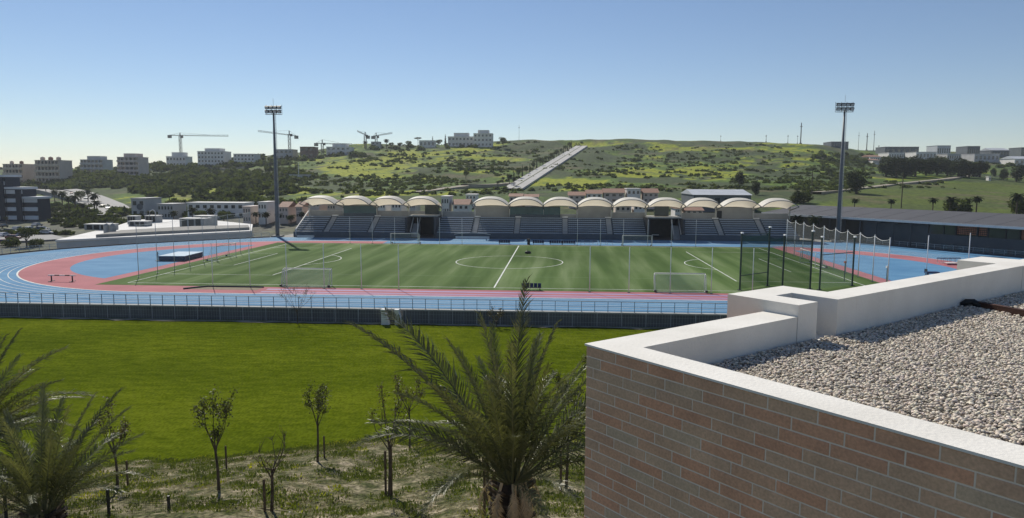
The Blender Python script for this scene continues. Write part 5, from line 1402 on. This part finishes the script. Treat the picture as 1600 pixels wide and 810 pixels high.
tone = np.array([.66, .59, .50])[None]*(.55+.7*rng.random((nS, 1))**.8)*(1+.08*(rng.random((nS, 3))-.5))
ca = gr.data.color_attributes.new('tone', 'FLOAT_COLOR', 'POINT')
ca.data.foreach_set('color', np.concatenate([np.repeat(tone, 12, 0), np.ones((nS*12, 1))], 1).astype(np.float32).ravel())
tag(gr, 'pale grey gravel covering the flat roof behind the parapet', 'gravel'); kind(gr, 'stuff')
# brown steel edging and a dark outlet pipe
M_RUST = mat('rusty_edging', (.085, .040, .028), (.05, .026, .02), scale=7, rough=.7)
t = thing('steel_edging', 'rust brown metal edging strip lying across the gravel', 'edging', RP(1.4, 4.75, ZG))
eb = MB(); o_ = np.array(RP(.42, 4.86, ZG)); d_ = np.array(RP(2.6, 4.1, ZG))-o_; Ld = np.linalg.norm(d_); d_ /= Ld; nn = np.cross(e3, d_)
eb.fbox(o_, d_, nn, e3, 0, Ld, -.004, .0, -.02, .068); eb.build('upright', M_RUST, t)
MB().fbox(o_, d_, nn, e3, 0, Ld, .0005, .07, .06, .066).build('flange', M_RUST, t)
for k in range(8): MB().fbox(o_, d_, nn, e3, .1+k*.28, .112+k*.28, .03, .042, .066, .072).build('bolt', M_DARK, t)
t = thing('roof_outlet', 'dark curved outlet pipe at the end of the brown edging', 'pipe', RP(.4, 4.85, ZG))
MB().tube([RP(.34, 4.80, ZG+.02), RP(.37, 4.83, ZG+.055), RP(.42, 4.86, ZG+.06), RP(.50, 4.85, ZG+.02)], [.03, .032, .032, .03], 10).build('pipe', M_DARK, t, smooth=True)
MB().tube([RP(.475, 4.855, ZG+.035), RP(.49, 4.852, ZG+.026)], .037, 10).build('collar', M_DARK, t)

# ------------------------------------------------------------------ palms
M_FROND = leafmat('palm_leaf', (.135, .145, .072), (.062, .075, .040), trans=.3, rand=.3, scale=1.5, rough=.42, spec=.5)
M_RACH = mat('palm_stalk', (.17, .17, .085), (.11, .115, .06), scale=3, rough=.6)
M_DEADF = leafmat('dead_frond', (.60, .48, .33), (.42, .32, .21), trans=.2, rand=.15, scale=3)
M_PTR = mat('palm_trunk', (.075, .055, .04), (.035, .027, .022), scale=6, rough=.95, bump=.5)


def frond_mesh(L_, droop, seed, m_leaf, width=.55, n_=92, dead=False):
    """local frond: starts at origin, leaves along +X rising; arches by droop"""
    r_ = np.random.default_rng(seed); V = []; Fc = []
    ts = np.linspace(0, 1, 13); pts = []; a = 0; p = np.array([0., 0, 0]); ang = 0.
    for i, t_ in enumerate(ts):
        pts.append(p.copy()); a_ = -droop*(t_**1.7); p = p+np.array([math.cos(a_), 0, math.sin(a_)])*L_/12
    pts = np.array(pts); tw = r_.normal(0, .04)
    mb = MB(); mb.tube(pts, [max(.045*(1-t_*.93), .006)*(1.2 if t_ < .1 else .8) for t_ in ts], 5); V = list(mb.v); Fc = [tuple(f) for f in mb.f]; nst = len(Fc)
    for s in (-1, 1):
        for k in range(n_):
            t_ = .16+.84*(k+r_.random()*.6)/n_; q = t_*12; i = min(int(q), 11); f = q-i
            o_ = pts[i]*(1-f)+pts[i+1]*f; d_ = pts[i+1]-pts[i]; d_ /= np.linalg.norm(d_)
            up = np.cross(d_, (0, -1, 0)) if True else 0; up = np.array([-d_[2], 0, d_[0]])
            ll_ = width*(.35+.95*math.sin(math.pi*min(1, (.10+.86*t_))**.8))*(.8+.4*r_.random())
            if t_ < .25: ll_ *= .55
            fo = .9+.5*t_+r_.normal(0, .12)          # leaflet leans forward along the stalk
            ld = d_*fo+np.array([0, s, 0])*(1.0-.25*t_)+up*(.45+r_.normal(0, .25)); ld /= np.linalg.norm(ld)
            tip = o_+ld*ll_+np.array([0, 0, -1])*ll_*(.12+.5*r_.random())*(2.0 if dead else 1)
            mid = o_+ld*ll_*.5
            w_ = .015+.011*r_.random(); wd = d_*w_
            b0 = len(V); V += [tuple(o_-wd), tuple(o_+wd), tuple(mid+wd*1.1), tuple(mid-wd*1.1), tuple(tip)]
            Fc += [(b0, b0+1, b0+2, b0+3), (b0+3, b0+2, b0+4)]
    me = mesh_data('frond', V, Fc, m_leaf); me.materials.append(M_RACH if not dead else m_leaf)
    mi = np.zeros(len(me.polygons), dtype=np.int32); mi[:nst] = 1; me.polygons.foreach_set('material_index', mi)
    return me


FR = [frond_mesh(5.6, dr, 100+i, M_FROND, wd) for i, (dr, wd) in enumerate([(.35, .55), (.7, .6), (1.0, .6), (1.4, .62), (1.7, .6), (.5, .6)])]
FD = [frond_mesh(2.6, 1.7, 300+i, M_DEADF, .35, 34, True) for i in range(2)]


def palm(base, trunk_h, label, fronds, trunk_r=.42, dead=8, seed=1, lean=(0, 0)):
    r_ = random.Random(seed); x, y, z = base; t = thing('palm_tree', label, 'palm', base); cz = z+trunk_h
    tr = MB(); zz = np.linspace(-.8, trunk_h, 8)
    tr.tube([(x+lean[0]*q, y+lean[1]*q, z+q) for q in zz], [trunk_r*(.95+.12*math.sin(i*1.7)) for i in range(8)], 12)
    trk = tr.build('trunk', M_PTR, t, smooth=True)
    bo = MB()
    for k in range(70):       # stubs of cut stalks
        a = k*2.399; h = -.3+(trunk_h+.25)*(k/70.)
        d_ = np.array([math.cos(a), math.sin(a), 0]); p = np.array([x, y, z+h])+d_*trunk_r*.8
        bo.fbox(p, np.array([-d_[1], d_[0], 0]), d_*.8+e3*.6, e3*.8-d_*.6, -.09, .09, 0, .34, -.035, .035)
    kind(bo.build('stalk_stub', mat('stub', (.12, .09, .06), (.06, .045, .032), scale=5), trk), 'stuff')
    for az, el, sc_, v in fronds:
        o = shared('frond', FR[v], t, (x+.14*math.cos(az), y+.14*math.sin(az), cz-.05), rot=(r_.uniform(-.5, .5), -el, az), scale=sc_)
    for k in range(dead):
        az = r_.uniform(0, 6.28) if k % 3 == 0 else -math.pi/2+r_.uniform(-.6, .6)
        shared('dead_frond', FD[k % 2], t, (x+.5*math.cos(az), y+.5*math.sin(az), cz+.15), rot=(0, r_.uniform(.75, 1.2), az), scale=r_.uniform(.5, .7))
    return t


def fan(seed, n_, sc_, el_lo=.35, el_hi=1.5):
    r_ = random.Random(seed); out = []
    for k in range(n_):
        f = (k+.5)/n_; el = el_hi-(el_hi-el_lo)*f**.85+r_.uniform(-.07, .07); az = k*2.39996+r_.uniform(-.25, .25)
        v = 0 if f < .25 else 5 if f < .45 else 1 if f < .65 else 2 if f < .85 else 3
        out.append((az, el, sc_*(1-.12*f)*r_.uniform(.88, 1.08), v))
    return out


def bedpt(u, v):
    d = ray(u, v); ts = np.arange(6, 60, .05)/(d[:2]@FWD); P = CAM[None]+d[None]*ts[:, None]
    h = P[:, 2]-bedz(P[:, 0], P[:, 1]); k = int(np.argmax(h < 0)); p = P[k].copy(); p[2] = float(bedz(p[0], p[1])); return p


p = bedpt(800, 845); k_ = mpp(p)
palm(p, (845-742)*k_*.98, 'large palm with upright dark fronds and a pale dead frond, left of the brick building', fan(5, 38, .93*(k_*300/5.9), .52, 1.46)+[(1.5, 1.5, .98, 0), (2.7, .98, 1.12, 1), (2.9, .9, 1.1, 5), (.35, .9, .95, 2), (.1, .75, .95, 3), (3.1, .6, .85, 3)], .45, 16, 3)
p2 = bedpt(72, 850); k2 = mpp(p2)
palm(p2, (850-795)*k2, 'palm with spreading fronds at the lower left corner', fan(9, 34, .66, .5, 1.42), .36, 5, 4)
p3 = bedpt(-48, 800); k3 = mpp(p3)
palm((p3[0], p3[1], p3[2]), (800-690)*k3, 'tall palm cut by the left edge, only its right fronds showing', fan(14, 34, .8, .3, 1.4)+[(0.1, .72, 1.0, 2), (.0, 1.0, 1.0, 1), (-.15, .5, .95, 3)], .36, 3, 6)

# ------------------------------------------------------------------ young trees, stakes
M_YLEAF = leafmat('young_leaf', (.085, .092, .036), (.048, .056, .024), trans=.3, rand=.25, scale=2)
M_DLEAF = leafmat('dull_leaf', (.12, .11, .06), (.07, .065, .038), trans=.3, rand=.2, scale=2)
M_STAKE = mat('stake_wood', (.16, .115, .075), (.10, .075, .05), scale=4, rough=.9)


def young_tree(base, h, crown_w, crown_h, leaves, label, seed, lean=.0, m_=None, lsize=.085, bare=False):
    r_ = np.random.default_rng(seed); x, y, z = base; t = thing('young_tree', label, 'tree', base)
    h0 = h-crown_h*.75; tr = MB(); top = np.array([x+lean*h0, y, z+h0])
    tr.tube([(x, y, z-.2), (x+lean*h0*.4+.03, y, z+h0*.45), top], [.065, .05, .04], 7)
    tips = []
    for k in range(7 if not bare else 9):
        a = k*2.4+r_.random(); rr = crown_w*.5*(.45+.5*r_.random()); e_ = top+np.array([rr*math.cos(a)+lean*crown_h*.6, rr*math.sin(a), crown_h*(.25+.62*r_.random())])
        m0 = (top+e_)/2+np.array([0, 0, -.08*crown_h])+r_.normal(0, .06, 3)
        st_ = top-np.array([lean*.3, 0, .5*r_.random()]); tr.tube([st_, m0, e_], [.024, .014, .005], 5)
        for q in range(4 if bare else 3):
            f = .35+.6*r_.random(); o_ = m0*(1-f)+e_*f; e2_ = o_+r_.normal(0, .28, 3)*crown_w*.35+np.array([0, 0, .12*crown_h]); tr.tube([o_, (o_+e2_)/2+r_.normal(0, .03, 3), e2_], [.011, .007, .003], 4); tips.append((o_, e2_))
        tips.append((m0, e_))
    tr.build('trunk', M_BARK, t)
    if leaves:
        V = np.zeros((leaves, 4, 3))
        for k in range(leaves):
            a, b_ = tips[r_.integers(len(tips))]; f = r_.random()**.7*1.08; o_ = a*(1-f)+b_*f+r_.normal(0, .085, 3)
            u_ = r_.normal(0, 1, 3); u_ /= np.linalg.norm(u_); w_ = np.cross(u_, r_.normal(0, 1, 3)); w_ /= np.linalg.norm(w_); s_ = lsize*(.6+.8*r_.random())
            V[k] = [o_, o_+u_*s_*.5+w_*s_*.3, o_+u_*s_, o_+u_*s_*.5-w_*s_*.3]
        add('crown', V.reshape(-1, 3), np.arange(leaves*4).reshape(-1, 4), m_ or M_YLEAF, t)
    return t


def at_px(u, v0, v1, f):
    p = bedpt(u, v0); return p, (v0-v1)*mpp(p)


def stake(p, h, label, lean=(0, 0), r_=.045):
    t = thing('tree_stake', label, 'stake', p); x, y, z = p
    MB().tube([(x, y, z-.3), (x+lean[0]*h, y+lean[1]*h, z+h)], r_, 7).build('pole', M_STAKE, t)
    MB().tube([(x+lean[0]*h, y+lean[1]*h, z+h), (x+lean[0]*h, y+lean[1]*h, z+h+.03)], [r_*1.02, r_*.7], 7).build('tip', M_STAKE, t)


for u, v0, v1, w_, ch, nl, lab, sd_, ln, m_, bare in [
        (342, 766, 620, 72, 92, 640, 'young leafy tree leaning left, between lawn and bed, left of the bare tree', 21, -.05, M_YLEAF, False),
        (496, 722, 597, 48, 70, 620, 'young tree with a compact dark crown standing alone beyond the bare tree', 22, .03, M_YLEAF, False),
        (424, 800, 662, 74, 86, 0, 'leafless young tree tied to a wooden stake', 23, .05, M_DLEAF, True),
        (608, 780, 592, 66, 120, 150, 'thin sparsely leaved young tree with a stake, left of the large palm', 24, .02, M_DLEAF, True),
        (640, 704, 583, 60, 66, 520, 'young tree with dull olive crown behind the left fronds of the large palm', 25, 0, M_DLEAF, False),
        (184, 768, 636, 60, 74, 420, 'young tree with drooping dull leaves right of the corner palm', 26, -.02, M_DLEAF, False),
        (884, 768, 560, 74, 120, 760, 'young dark leafy tree close to the corner of the brick building', 27, .02, M_YLEAF, False),
        (760, 790, 640, 60, 90, 200, 'thin young tree half hidden behind the large palm', 29, .02, M_DLEAF, False)]:
    p, h = at_px(u, v0, v1, 0); k = mpp(p)
    young_tree(p, h, w_*k, ch*k, int(nl*1.9), lab, sd_, ln, m_, .085, bare)
for u, v0, v1, lab in [(414, 800, 746, 'short wooden stake left of the leafless tree'), (612, 778, 690, 'wooden stake beside the thin tree left of the palm'), (603, 776, 700, 'darker wooden stake at the foot of the thin tree'),
                       (757, 805, 730, 'tall wooden stake in front of the large palm'), (200, 762, 718, 'wooden stake right of the drooping tree'), (507, 716, 680, 'thin stake behind the compact dark tree'), (354, 735, 695, 'thin dark stake behind the leaning tree'), (876, 768, 700, 'wooden stake by the tree near the brick corner')]:
    p, h = at_px(u, v0, v1, 0); stake(p, h, lab)
# bare shrub against the dark wall
p = G(478, 499, LZ); young_tree((p[0], -47.2, LZ), 4.0, 5.2, 3.3, 520, 'pale twiggy shrub growing against the dark wall below the left goal', 31, 0, M_DLEAF, .09, True)
p = G(781, 499, LZ); young_tree((p[0], -47.2, LZ), 2.0, 2.2, 1.7, 420, 'small grey-green bush at the foot of the dark wall behind the palm', 32, 0, M_DLEAF, .14, True)

# ------------------------------------------------------------------ thin black fence at the lower left
pf = []
for u, vt in ((-60, 742), (5, 750), (82, 757), (168, 765), (263, 775), (355, 788), (452, 800)):
    d = ray(u, vt); s = 22.5/(d[:2]@FWD); q = CAM+d*s; pf.append((q[0], q[1], float(bedz(q[0], q[1])), q[2]))
fc_ = thing('wire_fence', 'thin black wire fence with square posts in the lower left corner', 'fence', (pf[3][0], pf[3][1], pf[3][2]))
for x, y, z0, z1 in pf:
    MB().box(x-.035, x+.035, y-.035, y+.035, z0-.2, z1).build('post', M_DARK, fc_)
wm = MB()
for (xa_, ya_, za, zA), (xb_, yb_, zb, zB) in zip(pf[:-1], pf[1:]):
    n_ = int(math.hypot(xb_-xa_, yb_-ya_)/.06)
    for k in range(n_):
        f = k/n_; x, y, z0, z1 = xa_+(xb_-xa_)*f, ya_+(yb_-ya_)*f, za+(zb-za)*f, zA+(zB-zA)*f-.06
        wm.quad((x, y, z0), (x+.005, y, z0), (x+.005, y, z1), (x, y, z1))
    for k in range(9):
        z0, z1 = za+(zA-za)*(k+.5)/9, zb+(zB-zb)*(k+.5)/9; wm.quad((xa_, ya_, z0), (xb_, yb_, z1), (xb_, yb_, z1+.007), (xa_, ya_, z0+.007))
kind(wm.build('wire_mesh', M_DARK, fc_), 'stuff')

# ------------------------------------------------------------------ weeds on the bed
M_WEED = leafmat('weed', (.15, .19, .035), (.085, .11, .03), trans=.4, rand=0, scale=1.2)
M_FLOW = leafmat('yellow_weed', (.42, .42, .04), (.20, .25, .035), trans=.4, rand=0, scale=1.4)
M_DRY = leafmat('dry_stalk', (.50, .43, .30), (.30, .26, .17), trans=.2, rand=0, scale=2)


def tufts(name, n_, blades, h, spread, m_, label, cond, seed):
    r_ = np.random.default_rng(seed); X = r_.uniform(-34, 14, n_*6); Yv = r_.uniform(-101, -78, n_*6); e_ = bed_edge(X)-Yv
    k_ = cond(X, Yv, e_, r_)&(e_ > -.3); X, Yv = X[k_][:n_], Yv[k_][:n_]; n2 = len(X); Z = bedz(X, Yv)
    Z = np.maximum(Z, LZ)
    c = np.repeat(np.stack([X, Yv, Z], -1), blades, 0); hs = np.repeat(.4+.9*r_.random(n2), blades)*h*(.6+.6*r_.random(n2*blades))
    a = r_.random(n2*blades)*6.283; rd = spread*np.sqrt(r_.random(n2*blades)); o_ = c+np.stack([rd*np.cos(a), rd*np.sin(a), 0*a], -1)
    tip = o_+np.stack([np.cos(a)*hs*.5+r_.normal(0, .1, n2*blades)*h, np.sin(a)*hs*.5, hs], -1); w_ = np.stack([-np.sin(a), np.cos(a), 0*a], -1)*(.25*hs)[:, None]
    mid = (o_+tip)/2
    V = np.stack([o_, mid+w_, tip, mid-w_], 1).reshape(-1, 3)
    o = add(name, V, np.arange(len(V)).reshape(-1, 4), m_); tag(o, label, 'weeds'); kind(o, 'stuff')


pn = lambda x, y, s, o=0: fbm(x/s+o, y/s+o*2, 4)
tufts('green_weeds', 12000, 9, .11, .22, M_WEED, 'low green weeds scattered over the planting bed', lambda x, y, e_, r_: (pn(x, y, 1.3)+.25*np.exp(-e_/1.5) > .50+.16*r_.random(len(x))-.06), 51)
tufts('yellow_weeds', 2200, 9, .12, .22, M_FLOW, 'yellow flowering weeds along the edge of the lawn', lambda x, y, e_, r_: (pn(x, y, 2., 5)+.32*np.exp(-np.abs(e_)/1.3) > .66+.1*r_.random(len(x))), 52)
tufts('dry_straw', 18000, 5, .05, .16, M_DRY, 'pale dry straw and chippings on the planting bed', lambda x, y, e_, r_: (e_ > .7)&(pn(x, y, 3, 9) > .35+.2*r_.random(len(x))), 53)

# ------------------------------------------------------------------ air
hm = bpy.data.materials.new('haze_air'); hm.use_nodes = True; n = hm.node_tree.nodes; n.remove(n['Principled BSDF'])
pv_ = n.new('ShaderNodeVolumePrincipled'); pv_.inputs['Color'].default_value = (.86, .92, 1, 1); pv_.inputs['Density'].default_value = .00011; pv_.inputs['Anisotropy'].default_value = .3
hm.node_tree.links.new(pv_.outputs[0], n['Material Output'].inputs['Volume'])
kind(MB().box(-2450, 2550, -450, 1950, -9, 82).build('haze', hm), 'stuff')
